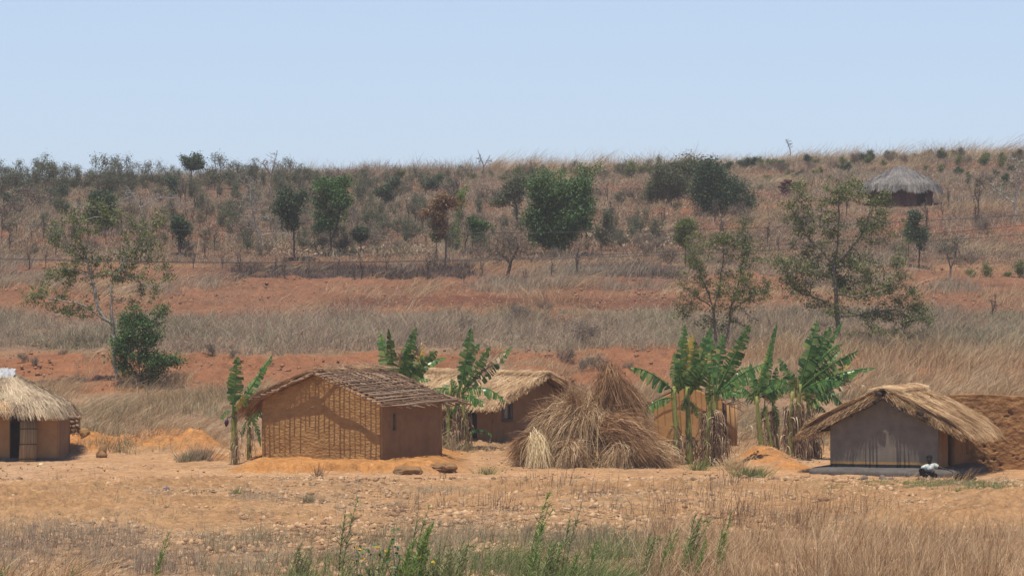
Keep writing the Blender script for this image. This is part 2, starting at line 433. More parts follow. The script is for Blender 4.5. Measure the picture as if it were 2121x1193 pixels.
def ground():
    xs = np.concatenate([[-1500, -900, -500, -300, -200, -140, -100], np.arange(-80, -30, 1.2), np.arange(-30, -12, .3), np.arange(-12, 17.2, .11),
                         np.arange(17.2, 30, .3), np.arange(30, 80, 1.2), [80, 100, 140, 200, 300, 500, 900, 1500]])
    xs = np.concatenate([[-1500, -900, -500, -300, -200, -140, -100], np.arange(-80, -19, 1.0), np.arange(-19, 19, .10),
                         np.arange(19, 80, 1.0), [80, 100, 140, 200, 300, 500, 900, 1500]])
    ys = np.concatenate([[-200, -100, 0, 20, 40, 50, 60], np.arange(66, 135, .10), np.arange(135, 210, .3), np.arange(210, 345, 1.0),
                         np.arange(345, 420, 5), [420, 500, 600, 800, 1100, 1500, 2200, 3000]])
    X, Y = np.meshgrid(xs, ys)
    Z = gz(X, Y)
    near = smooth(64, 70, Y) * (1 - smooth(138, 150, Y)) * smooth(21, 18, np.abs(X))
    yard = smooth(108, 113, Y) * (1 - smooth(126, 131, Y))
    cl = np.abs(noise(X, Y, .55, 61)) + .6 * np.abs(noise(X, Y, .24, 62)) + .35 * noise(X, Y, .11, 63)
    till = smooth(-.25, .3, fbm(X, Y, 8, 65, 2))
    MM = np.zeros_like(X)
    for mx, my, rx, ry, h in MOUNDS: MM = np.maximum(MM, np.exp(-(((X - mx) / rx) ** 2 + ((Y - my) / ry) ** 2)))
    led = smooth(-9.3, -8.2, X) * (1 - smooth(-2.6, -1.6, X)) * smooth(114, 115, Y) * (1 - smooth(116.4, 117, Y))
    Z = Z + (np.maximum(MM, led)) * (.22 * np.abs(fbm(X, Y, .5, 140, 3)) + .12 * noise(X, Y, .16, 141) - .05)
    Z = Z + near * (cl * (.16 + .26 * till) * (1 - .78 * yard) + .02 * yard * noise(X, Y, .2, 66))
    far = smooth(146, 150, Y) * (1 - smooth(205, 220, Y))
    Z = Z + far * .30 * noise(X, Y, .7, 67) + far * .18 * noise(X, Y, .35, 68) + far * .07 * np.sin(Y * 6.0 + noise(X, Y, 6, 3) * 3) * smooth(178, 180, Y)
    C = soil(X, Y)
    ny, nx = X.shape
    i = np.arange(nx - 1)[None, :] + (np.arange(ny - 1) * nx)[:, None]
    Q = np.stack([i, i + 1, i + 1 + nx, i + nx], -1).reshape(-1, 4)
    m, nt, b = newmat('soil')
    b.inputs['Roughness'].default_value = .97; b.inputs['Specular IOR Level'].default_value = .1
    at = nt.nodes.new('ShaderNodeAttribute'); at.attribute_name = 'soil'
    tc = nt.nodes.new('ShaderNodeTexCoord')
    nz = nt.nodes.new('ShaderNodeTexNoise'); nz.inputs['Scale'].default_value = 7; nz.inputs['Detail'].default_value = 7
    nz.inputs['Roughness'].default_value = .7
    nt.links.new(tc.outputs['Object'], nz.inputs['Vector'])
    rr = ramp(nt, [(.3, (.62, .58, .56)), (.5, (1, 1, 1)), (.72, (1.3, 1.28, 1.22))])
    nt.links.new(nz.outputs[0], rr.inputs[0])
    mu = nt.nodes.new('ShaderNodeMix'); mu.data_type = 'RGBA'; mu.blend_type = 'MULTIPLY'; mu.inputs[0].default_value = 1
    nt.links.new(at.outputs['Color'], mu.inputs[6]); nt.links.new(rr.outputs[0], mu.inputs[7])
    nt.links.new(mu.outputs[2], b.inputs['Base Color'])
    n2 = nt.nodes.new('ShaderNodeTexNoise'); n2.inputs['Scale'].default_value = 16; n2.inputs['Detail'].default_value = 6
    nt.links.new(tc.outputs['Object'], n2.inputs['Vector'])
    bp = nt.nodes.new('ShaderNodeBump'); bp.inputs['Strength'].default_value = .7; bp.inputs['Distance'].default_value = .06
    nt.links.new(n2.outputs[0], bp.inputs['Height']); nt.links.new(bp.outputs[0], b.inputs['Normal'])
    o = mesh_np('ground', np.stack([X, Y, Z], -1), Q, None, m, None, True)
    a = o.data.color_attributes.new('soil', 'FLOAT_COLOR', 'POINT')
    a.data.foreach_set('color', np.concatenate([C, np.ones(C.shape[:2] + (1,))], -1).astype(np.float32).ravel())
    tag(o, 'dry orange and red earth rising from the yard to the ridge', None, None, 'structure')
ground()

# ------------------------------------------------------------------ walls with real openings
def wall(g, W, top, holes=(), thick=.22, res=.07, rough=.02, seed=0, org=(0, 0, 0), ux=(1, 0, 0), un=(0, -1, 0), x0=0, fine=.4, rough_fn=None, pit=0):
    """slab: local u along ux from x0 to x0+W, up z; outer face towards un.
       holes: (u0,u1,z0,z1) fractions in metres, top: callable u->height"""
    us = np.linspace(0, W, max(2, int(W / res) + 1))
    extra = [e for h in holes for e in h[:2]]
    us = np.unique(np.round(np.concatenate([us, extra]), 4))
    hmax = max(top(u) for u in us)
    # rows: keep hole edges exact below the lowest top, stretch above
    hz = sorted({z for h in holes for z in h[2:]})
    zlow = min(top(u) for u in us)
    zc = max([z for z in hz if z < hmax] + [zlow * .8])
    zc = min(zc, zlow - .02)
    low = np.linspace(0, zc, max(2, int(zc / res)))
    low = np.unique(np.round(np.concatenate([low, [z for z in hz if z <= zc]]), 4))
    nh = max(2, int((hmax - zc) / res))
    U, _ = np.meshgrid(us, np.arange(len(low) + nh))
    Z = np.zeros_like(U)
    for r_ in range(len(low)): Z[r_] = low[r_]
    tops = np.array([top(u) for u in us])
    for k in range(nh):
        Z[len(low) + k] = zc + (tops - zc) * (k + 1) / nh
    amp = rough if rough_fn is None else rough * rough_fn(U)
    dsp = amp * (1.1 * fbm(U, Z * 1.3, .7, 100 + seed, 4) + fine * fbm(U, Z * 1.3, .22, 120 + seed, 2))
    if pit:
        pn = noise(U + .3 * noise(U, Z, .3, 7), Z * 1.7, .17, 77 + seed) + .25 * fbm(U, Z, 1.1, 79, 2) + .5 * noise(U, Z * 1.4, .09, 78)
        dsp = dsp - pit * .8 * smooth(.42, .52, pn) * smooth(0, .2, tops[None] - Z + .1)
    ux = np.array(ux, float); un = np.array(un, float); org = np.array(org, float)
    P0 = org + (U[..., None] + x0) * ux + Z[..., None] * np.array([0, 0, 1.]) + dsp[..., None] * un
    P1 = org + (U[..., None] + x0) * ux + Z[..., None] * np.array([0, 0, 1.]) - thick * un
    ny, nx = U.shape
    keep = np.ones((ny - 1, nx - 1), bool)
    Um = (U[:-1, :-1] + U[1:, 1:]) / 2; Zm = (Z[:-1, :-1] + Z[1:, 1:]) / 2
    for h in holes:
        keep &= ~((Um > h[0]) & (Um < h[1]) & (Zm > h[2]) & (Zm < h[3]))
    i = np.arange(nx - 1)[None, :] + (np.arange(ny - 1) * nx)[:, None]
    q = np.stack([i, i + 1, i + 1 + nx, i + nx], -1)
    N = ny * nx
    Q = [q[keep], (q[keep] + N)[:, ::-1]]
    pad = np.zeros((ny + 1, nx + 1), bool); pad[1:-1, 1:-1] = keep
    idx = lambda r_, c_: r_ * nx + c_
    for r_ in range(ny):
        for c_ in range(nx - 1):
            if pad[r_ + 1, c_ + 1] != pad[r_, c_ + 1]:
                a, b_ = idx(r_, c_), idx(r_, c_ + 1)
                Q.append(np.array([[a, b_, b_ + N, a + N]]))
    for r_ in range(ny - 1):
        for c_ in range(nx):
            if pad[r_ + 1, c_ + 1] != pad[r_ + 1, c_]:
                a, b_ = idx(r_, c_), idx(r_ + 1, c_)
                Q.append(np.array([[a, b_, b_ + N, a + N]]))
    g.add(np.concatenate([P0.reshape(-1, 3), P1.reshape(-1, 3)]), np.concatenate(Q))

def hut_walls(root, W, L, eave, peak, m_front, m_side, front_holes=(), side=+1, side_holes=(), pk=0.0, rough=.02, seed=0, front_split=None, th=.2, eave2=None):
    """gable hut: front gable centred on local x at y=0, ridge runs +y. side=+1: the long wall seen is on +x"""
    e2 = eave if eave2 is None else eave2     # height at +x
    def top(u):
        x = u - W / 2
        if x < pk: return eave + (peak - eave) * (x + W / 2) / (pk + W / 2)
        return peak - (peak - e2) * (x - pk) / (W / 2 - pk)
    g = G()
    wall(g, W, top, front_holes, th, .07, rough, seed, (-W / 2, 0, 0), (1, 0, 0), (0, -1, 0))
    f = g.build('gable_wall', m_front, root)
    g = G()
    wall(g, W - .02, lambda u: top(u + .01) - .01, (), th, .3, .005, seed, (-W / 2 + .01, L, 0), (1, 0, 0), (0, 1, 0))
    g.build('gable_wall', m_side, root)
    for s in (1, -1):
        g = G()
        hole = side_holes if s == side else ()
        ee = (e2 if s > 0 else eave) - .03
        wall(g, L - 2 * th - .006, lambda u: ee, hole, th, .07 if s == side else .3, rough * .4, seed + 3 + s, (s * (W / 2 - .003), th + .003, 0), (0, 1, 0), (s, 0, 0))
        g.build('side_wall', m_side, root)
    return top

def slope_pts(n, rs, W, L, eave, peak, pk, s, oh_e, oh_f, oh_b, thick, eave2=None):
    """random points on a roof slope; t=0 ridge, 1 eave edge; returns pos, downhill dir, normal"""
    ev = eave if s < 0 else (eave2 if eave2 is not None else eave)
    half = (W / 2 + pk) if s < 0 else (W / 2 - pk)
    run = half; drop = peak - ev
    d = np.array([s * run, 0, -drop]); ln = np.linalg.norm(d); d /= ln
    nn = np.array([s * drop, 0, run]); nn /= np.linalg.norm(nn)
    t = rs.rand(n); y = -oh_f + (L + oh_f + oh_b) * rs.rand(n)
    p = np.array([pk, 0, peak])[None] + d[None] * (t * (ln + oh_e))[:, None]
    p[:, 1] = y
    p += nn * thick
    return p, d, nn, ln + oh_e, t

def thatch(root, W, L, eave, peak, mat, pk=0, oh_e=.5, oh_f=.35, oh_b=.35, thick=.14, n=5000, slen=.7, seed=0, eave2=None, sides=(-1, 1), w=.012, sag=.1, rag=.25, name='thatch', swirl=.12, bulge=.06):
    rs = np.random.RandomState(seed)
    roof = None
    g = G()
    for s in sides:
        # solid layer
        ev = eave if s < 0 else (eave2 if eave2 is not None else eave)
        half = (W / 2 + pk) if s < 0 else (W / 2 - pk)
        d = np.array([s * half, 0, -(peak - ev)]); ln = np.linalg.norm(d); d /= ln
        nn = np.array([s * (peak - ev), 0, half]); nn /= np.linalg.norm(nn)
        nt_, ny_ = 14, 26
        T, Yg = np.meshgrid(np.linspace(0, 1, nt_), np.linspace(-oh_f * .8, L + oh_b * .8, ny_))
        bl = bulge * np.sin(T * math.pi) ** .7
        lay = []
        for off in (0.02, thick):
            p = np.array([pk, 0, peak]) + d * (T * (ln + oh_e * .8))[..., None]
            p[..., 1] = Yg
            p = p + nn * (off + bl + .04 * fbm(T * 3 + s * 7, Yg, .5, seed, 3))[..., None]
            lay.append(p.reshape(-1, 3))
        N = nt_ * ny_
        i = np.arange(nt_ - 1)[None, :] + (np.arange(ny_ - 1) * nt_)[:, None]
        q = np.stack([i, i + 1, i + 1 + nt_, i + nt_], -1).reshape(-1, 4)
        Q = [q, q[:, ::-1] + N]
        for k in range(ny_ - 1):
            for c_ in (0, nt_ - 1):
                a = k * nt_ + c_; b_ = a + nt_
                Q.append(np.array([[a, b_, b_ + N, a + N]]))
        for c_ in range(nt_ - 1):
            for k in (0, ny_ - 1):
                a = k * nt_ + c_
                Q.append(np.array([[a, a + 1, a + 1 + N, a + N]]))
        g.add(np.concatenate(lay), np.concatenate(Q))
    under = g.build('roof_bed', M['thatch_under'], root)
    g = G()
    for s in sides:
        p, d, nn, ll, t = slope_pts(n, rs, W, L, eave, peak, pk, s, oh_e, oh_f, oh_b, thick, eave2)
        p = p + nn * (bulge * np.sin(t * math.pi) ** .7)[:, None] + nn * (rs.rand(n) * .05 - .01)[:, None]
        a = rs.normal(size=n) * swirl + .25 * fbm(p[:, 0], p[:, 1], .9, seed + 5, 2)
        dd = d[None] * np.cos(a)[:, None] + np.array([0, 1., 0])[None] * np.sin(a)[:, None]
        l = slen * (.5 + rs.rand(n))
        over = np.maximum(0, t * ll + l - ll)
        cut = np.minimum(l, np.maximum(.12, ll - t * ll + rag * rs.rand(n) + .25 * rag * fbm(p[:, 1], p[:, 1] * 0, .5, seed, 2)))
        C = p + dd * cut[:, None] + nn * (rs.rand(n) * .04 - .03)[:, None]
        C[:, 2] -= sag * np.maximum(0, cut + t * ll - ll + .1)
        B = (p + C) / 2 + nn * .03
        strands(g, p, B, C, w * (.6 + .8 * rs.rand(n)), 2, .3, nn, rs)
        # front and back edge fringe
        for yy, sg in ((-oh_f, -1), (L + oh_b, 1)):
            m_ = n // 7
            q_ = np.array([pk, 0, peak]) + d * (rs.rand(m_) * ll)[:, None] + nn * (rs.rand(m_) * thick + .01)[:, None]
            q_[:, 1] = yy - sg * .1 * rs.rand(m_)
            e = d * (.3 * rs.rand(m_))[:, None] + np.array([0, sg, -.35]) * (.06 + .2 * rs.rand(m_) ** 2)[:, None]
            strands(g, q_, q_ + e * .5 + nn * .02, q_ + e, w, 2, .3, None, rs)
    # ridge tuft
    m_ = n // 5
    y = -oh_f + (L + oh_f + oh_b) * rs.rand(m_)
    sg = np.where(rs.rand(m_) < .5, -1, 1)
    a0 = np.stack([pk - sg * .12, y, np.full(m_, peak + thick + .05)], -1) + rs.normal(size=(m_, 3)) * .03
    c0 = np.stack([pk + sg * (.25 + .3 * rs.rand(m_)), y + rs.normal(size=m_) * .15, peak + thick - .10 + .16 * rs.rand(m_)], -1)
    strands(g, a0, (a0 + c0) / 2 + np.array([0, 0, .09]), c0, w, 2, .4, (0, -.3, 1), rs)
    th = g.build(name, mat, root)
    return th

def rake_poles(root, W, L, eave, peak, pk, y, r=.03, eave2=None, oh=.5, s_list=(-1, 1)):
    for s in s_list:
        ev = eave if s < 0 else (eave2 if eave2 is not None else eave)
        half = (W / 2 + pk) if s < 0 else (W / 2 - pk)
        d = Vector((s * half, 0, -(peak - ev))); ln = d.length; d.normalize()
        a = Vector((pk, y, peak)); g = G()
        pts = [a + d * (t * (ln + oh)) + Vector((0, 0, .012 * math.sin(t * 9))) for t in np.linspace(0, 1, 9)]
        tube_path(g, pts, r, 7)
        g.build('rafter', M['dark_wood'], root)

# ------------------------------------------------------------------ the huts
def hut_root(name, px, Y, a, label, z=None):
    x = (px - CX) / F * Y
    return empty(name, (x, Y, gh(x, Y) - .03 if z is None else z), label, 'hut', None, math.radians(a))

def lattice(root, name, W, L, eave, peak, pk, s, oh_e, oh_f, oh_b, dp, dr, seed, mat, eave2=None, r=.017, lift=.04, skew=0.0, alt=1):
    rs = np.random.RandomState(seed)
    ev = eave if s < 0 else (eave2 if eave2 is not None else eave)
    half = (W / 2 + pk) if s < 0 else (W / 2 - pk)
    d = np.array([s * half, 0, -(peak - ev)]); ln = np.linalg.norm(d); d /= ln
    nn = np.array([s * (peak - ev), 0, half]); nn /= np.linalg.norm(nn)
    o = np.array([pk, 0, peak]); g = G()
    ll = ln + oh_e
    for k in range(int((L + oh_f * .5 + oh_b) / dr) + 1):
        y = -oh_f * .5 + k * dr + rs.normal() * .03
        y2 = y + rs.normal() * .07 + skew
        t0 = -.15 * rs.rand(); t1 = ll + rs.normal() * .12
        pts = []
        for t in np.linspace(0, 1, 6):
            tt = t0 + (t1 - t0) * t
            p = o + d * tt + nn * (lift + .02 * rs.normal() + .03 * math.sin(tt * 2.2)); p[1] = y + (y2 - y) * t + rs.normal() * .012
            pts.append(p)
        rr = r * (.75 + .6 * rs.rand())
        tube_path(g, pts, np.linspace(rr * 1.15, rr * .75, 6), 6)
    for k in range(int(ll / dp) + 1):
        t = .05 + k * dp + rs.normal() * .015
        ya = -oh_f - abs(rs.normal()) * .10 + (.15 * rs.rand()) if k % alt == 0 else .02 + .1 * rs.rand(); yb = L + oh_b + rs.normal() * .18
        t2 = t + rs.normal() * .05 - skew * .2
        pts = []
        for q in np.linspace(0, 1, 8):
            p = o + d * (t + (t2 - t) * q) + nn * (lift + r * 1.7 + .014 * rs.normal()); p[1] = ya + (yb - ya) * q
            pts.append(p)
        rr = r * (.7 + .5 * rs.rand())
        tube_path(g, pts, np.linspace(rr, rr * .7, 8), 6)
    return g.build(name, mat, root)

# --- middle hut, bare pole lattice on its right slope
def hut_middle():
    W, L, E, E2, PK = 4.45, 4.5, 2.03, 1.93, -.13
    peak = 2.88
    r = hut_root('pole_roofed_hut', 663.5, 118.6, -26, 'orange mud hut with a bare pole lattice roof and striped shadows on its gable')
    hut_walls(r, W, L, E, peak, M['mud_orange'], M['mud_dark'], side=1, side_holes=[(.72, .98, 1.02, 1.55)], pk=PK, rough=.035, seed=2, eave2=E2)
    g = G(); box(g, (W / 2 - .08, .2 + .85 + .003, 1.285), (.03, .22, .50))
    g.build('window', M['shutter'], r)
    thatch(r, W, L, E, peak, M['hay_brown'], pk=PK, oh_e=.75, oh_f=.10, oh_b=.3, thick=.10, n=2600, slen=.9, seed=11, sides=(-1,), w=.009, sag=.5, rag=.4)
    # loose hay hanging over the left eave
    rs = np.random.RandomState(3); n = 1500; g = G()
    t = rs.rand(n)
    a = np.stack([-.35 - 2.15 * t ** .8, -.12 + rs.rand(n) * 1.4 - .25 * t, 0 * t], -1)
    a[:, 2] = peak + (a[:, 0] + .13) * .40 + .14 + rs.rand(n) * .10
    l = .6 + .6 * rs.rand(n)
    c = a + np.stack([-l * .80, -.14 * rs.rand(n), -l * (.35 + .45 * t) - .22 * rs.rand(n) * t], -1)
    strands(g, a, (a + c) / 2 + np.array([0, 0, .08]), c, .009, 3, .25, None, rs)
    g.build('loose_hay', M['hay_brown'], r)
    lattice(r, 'roof_lattice', W, L, E, peak, PK, 1, .50, .58, .35, .105, .15, 5, M['pole'], E2, r=.027, skew=.95, alt=2)
    # poles of the left slope sticking out under the hay
    lattice(r, 'roof_lattice', W, L, E, peak, PK, -1, .05, .55, .2, .21, .9, 6, M['pole'], E2, r=.026, lift=-.03)
    g = G()
    d = np.array([W / 2 - PK, 0, -(peak - E2)]); ll = np.linalg.norm(d); d /= ll
    tube_path(g, [np.array([PK, -.30, peak + .02]) + d * t + np.array([0, .02 * math.sin(t * 5), .015 * math.sin(t * 7)]) for t in np.linspace(-.1, ll + .4, 9)], .042, 7)
    g.build('rafter', M['pole'], r)
    g = G()
    d = np.array([-(W / 2 + PK), 0, -(peak - E)]); ll = np.linalg.norm(d); d /= ll
    tube_path(g, [np.array([PK, -.22, peak + .02]) + d * t + np.array([0, 0, .015 * math.sin(t * 7)]) for t in np.linspace(-.1, ll + .2, 9)], .040, 7)
    g.build('rafter', M['pole'], r)
    # straw left on the ridge
    n = 260; g = G()
    a = np.stack([PK + rs.normal(size=n) * .12, .3 + 4.2 * rs.rand(n), peak + .10 + .05 * rs.rand(n)], -1)
    c = a + rs.normal(size=(n, 3)) * np.array([.25, .35, .10]) + np.array([0, 0, .04])
    strands(g, a, (a + c) / 2 + np.array([0, 0, .06]), c, .008, 2, .4, None, rs)
    g.build('ridge_straw', M['thatch_pale'], r)
hut_middle()

# --- grey hut with thick golden thatch
def band_mat():
    m, nt, b = newmat('grey_render')
    tc = nt.nodes.new('ShaderNodeTexCoord'); sp = nt.nodes.new('ShaderNodeSeparateXYZ')
    nt.links.new(tc.outputs['Object'], sp.inputs[0])
    nz = nt.nodes.new('ShaderNodeTexNoise'); nz.inputs['Scale'].default_value = 3; nz.inputs['Detail'].default_value = 6
    nt.links.new(tc.outputs['Object'], nz.inputs['Vector'])
    r = ramp(nt, [(.3, (.14, .115, .088)), (.7, (.21, .168, .125))]); nt.links.new(nz.outputs[0], r.inputs[0])
    ad = nt.nodes.new('ShaderNodeMath'); ad.operation = 'MULTIPLY_ADD'; ad.inputs[1].default_value = .035; ad.inputs[2].default_value = -.0175
    nt.links.new(nz.outputs[0], ad.inputs[0])
    a2 = nt.nodes.new('ShaderNodeMath'); a2.operation = 'ADD'
    nt.links.new(sp.outputs[2], a2.inputs[0]); nt.links.new(ad.outputs[0], a2.inputs[1])
    dv = nt.nodes.new('ShaderNodeMath'); dv.operation = 'DIVIDE'; dv.inputs[1].default_value = 1.0
    nt.links.new(a2.outputs[0], dv.inputs[0])
    f1 = ramp(nt, [(0, (0, 0, 0)), (.375, (.5, .5, .5)), (.455, (1, 1, 1))], 'CONSTANT')
    nt.links.new(dv.outputs[0], f1.inputs[0])
    c1 = ramp(nt, [(0, (.022, .024, .028)), (.3, (.34, .19, .07)), (.8, (1, 1, 1))], 'CONSTANT')
    nt.links.new(f1.outputs[0], c1.inputs[0])
    mu = nt.nodes.new('ShaderNodeMix'); mu.data_type = 'RGBA'; mu.blend_type = 'MIX'
    gt = nt.nodes.new('ShaderNodeMath'); gt.operation = 'GREATER_THAN'; gt.inputs[1].default_value = .455
    nt.links.new(dv.outputs[0], gt.inputs[0]); nt.links.new(gt.outputs[0], mu.inputs[0])
    nt.links.new(c1.outputs[0], mu.inputs[6]); nt.links.new(r.outputs[0], mu.inputs[7])
    nt.links.new(mu.outputs[2], b.inputs['Base Color']); b.inputs['Roughness'].default_value = .95
    bp = nt.nodes.new('ShaderNodeBump'); bp.inputs['Strength'].default_value = .3; bp.inputs['Distance'].default_value = .02
    n2 = nt.nodes.new('ShaderNodeTexNoise'); n2.inputs['Scale'].default_value = 18
    nt.links.new(tc.outputs['Object'], n2.inputs['Vector']); nt.links.new(n2.outputs[0], bp.inputs['Height'])
    nt.links.new(bp.outputs[0], b.inputs['Normal'])
    return m

def hut_grey():
    W, L, E, peak = 3.53, 4.0, 1.60, 2.5
    r = hut_root('grey_hut', 1831, 114.35, -20, 'grey plastered hut with thick golden thatch and a low rounded plinth')
    hut_walls(r, W, L, E, peak, band_mat(), M['mud_dark'], side=1, side_holes=[(1.15, 2.15, .27, 1.5)], rough=.008, seed=21)
    g = G(); box(g, (W / 2 - .55, 1.95, .9), (.04, 1.0, 1.25), Matrix.Rotation(math.radians(25), 3, 'Z'))
    g.build('door', M['dark_wood'], r)
    thatch(r, W, L, E, peak, M['thatch_gold'], oh_e=.80, oh_f=.22, oh_b=.35, thick=.24, n=11000, slen=.8, seed=22, w=.008, sag=.4, rag=.5, bulge=.13, swirl=.2)
    # the plinth: a worn earth bench wrapped round the foot of the wall
    nu, nv = 120, 12
    th_ = np.linspace(0, 2 * math.pi, nu, endpoint=False)
    cs, sn = np.cos(th_), np.sin(th_)
    V = []
    for k in range(nv):
        t = k / (nv - 1)
        grow = .02 + .58 * (1 - t ** 7) ** .5 if t < 1 else .0
        ex = (W / 2 + grow * 1.25); ey = L / 2 + grow * 1.5
        sx = np.sign(cs) * np.abs(cs) ** .35 * ex
        sy = np.sign(sn) * np.abs(sn) ** .35 * ey + L / 2
        wob = .04 * noise(sx * 1.0, sy * 1.0, .8, 90)
        z = np.full(nu, .31 * t) + .03 * noise(sx, sy, .4, 91) * t
        V.append(np.stack([sx * (1 + wob * .3), sy + wob, z - .03], -1))
    V = np.concatenate(V)
    i = np.arange(nu); j = (i + 1) % nu
    Q = np.concatenate([np.stack([i, j, j + nu, i + nu], -1) + k * nu for k in range(nv - 1)])
    mesh_np('plinth', V, Q, None, M['mud_greybase'], r, True)
    rake_poles(r, W, L, E, peak, 0, -.22, .04, oh=.85)
    g = G(); rs = np.random.RandomState(18)
    for k in range(11):
        x = -1.1 + 2.3 * rs.rand(); z = peak - .06 - abs(x) * .52
        tube_path(g, [(x, .1, z), (x + .01, -.3, z + .01), (x + .02 * rs.normal(), -.42 - .22 * rs.rand(), z - .02)], .016 + .014 * rs.rand(), 6)
    q = g.build('purlin_ends', M['dark_wood'], r); q['kind'] = 'stuff'
    g = G(); rs = np.random.RandomState(8)     # dark knots of binding on the verge
    for (x, z) in [(-.05, 2.60), (1.25, 2.02), (1.42, 1.90)]:
        g = G()
        for k in range(3):
            box(g, (x + rs.normal() * .05, -.36, z + rs.normal() * .03), (.16, .1, .09), Matrix.Rotation(rs.rand() * 2, 3, 'Y'), .7)
        g.build('binding', M['dark_wood'], r)
hut_grey()

# --- rear hut with pale orange thatch
def hut_rear():
    W, L, E, peak = 4.1, 5.8, 1.52, 2.42
    r = hut_root('straw_roofed_hut', 1109, 133.0, 45, 'mud hut behind the banana plants with a broad pale straw roof and one small window')
    hut_walls(r, W, L, E, peak, M['mud_dark'], M['mud_dark'], front_holes=[(.32, .82, .82, 1.50)], side=-1, side_holes=[(.8, 1.65, .0, 1.32)], rough=.015, seed=31, pk=.15)
    f = G()
    for c, s in [((-W / 2 + .57, .0, .87), (.56, .06, .10)), ((-W / 2 + .57, .0, 1.46), (.56, .06, .09)), ((-W / 2 + .34, .0, 1.165), (.11, .06, .49)), ((-W / 2 + .77, .0, 1.165), (.16, .06, .49))]:
        box(f, c, s)
    w_ = f.build('window', M['window_grey'], r)
    g = G(); rs = np.random.RandomState(5)
    for k in range(13):
        box(g, (-W / 2 + .54 + rs.normal() * .005, .05, .94 + k * .036), (.30, .02, .026))
    for k in range(5):
        box(g, (-W / 2 + .42 + k * .06, .064, 1.165), (.02, .012, .48))
    g.build('screen', M['mesh_white'], w_)
    g = G(); box(g, (-W / 2 + .42, 1.5, .66), (.04, .8, 1.3), Matrix.Rotation(math.radians(-30), 3, 'Z'))
    g.build('door', M['dark_wood'], r)
    thatch(r, W, L, E, peak, M['thatch_orange'], pk=.15, oh_e=.62, oh_f=.55, oh_b=.5, thick=.13, n=8500, slen=.75, seed=32, w=.010, sag=.35, rag=.35, swirl=.45)
    # dark ragged verge along the right rake
    rs = np.random.RandomState(6); n = 700; g = G(); t = rs.rand(n)
    a = np.stack([.15 + t * 2.1, -.5 + .25 * rs.rand(n), peak + .1 - t * 1.0 + .05 * rs.rand(n)], -1)
    c = a + np.stack([.05 + .18 * rs.rand(n), -.12 * rs.rand(n), -.12 - .2 * rs.rand(n)], -1)
    strands(g, a, (a + c) / 2, c, .011, 2, .3, None, rs)
    g.build('verge_straw', M['hay_brown'], r)
hut_rear()

# --- small roofless hut behind the bananas
def hut_small():
    W, L, E, peak = 2.5, 2.6, 1.72, 2.3
    r = hut_root('small_hut', 1425, 130.5, -12, 'small bright orange mud hut with sparse roof poles behind the tall bananas')
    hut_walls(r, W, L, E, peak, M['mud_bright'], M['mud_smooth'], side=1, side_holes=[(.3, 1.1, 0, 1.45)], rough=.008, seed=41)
    lattice(r, 'roof_poles', W, L, E, peak, 0, -1, .5, .35, .3, .30, .20, 15, M['pole'], r=.018)
    lattice(r, 'roof_poles', W, L, E, peak, 0, 1, .5, .35, .3, .22, .30, 16, M['pole'], r=.018)
    g = G()
    for k in range(5): box(g, (W / 2 + .30, .12 + .006 * (k % 2), .80), (.0, 0, 0))
    g = G()
    for k in range(4): box(g, (W / 2 + .17 + k * .098, .3 + .004 * (k % 2), .80 - .01 * (k % 3)), (.095, .035, 1.6 - .02 * (k % 3)))
    g.build('door', M['mud_smooth'], r)
    g = G(); box(g, (W / 2 + .06, .24, .82), (.10, .12, 1.66)); g.build('door_post', M['dark_wood'], r)
hut_small()

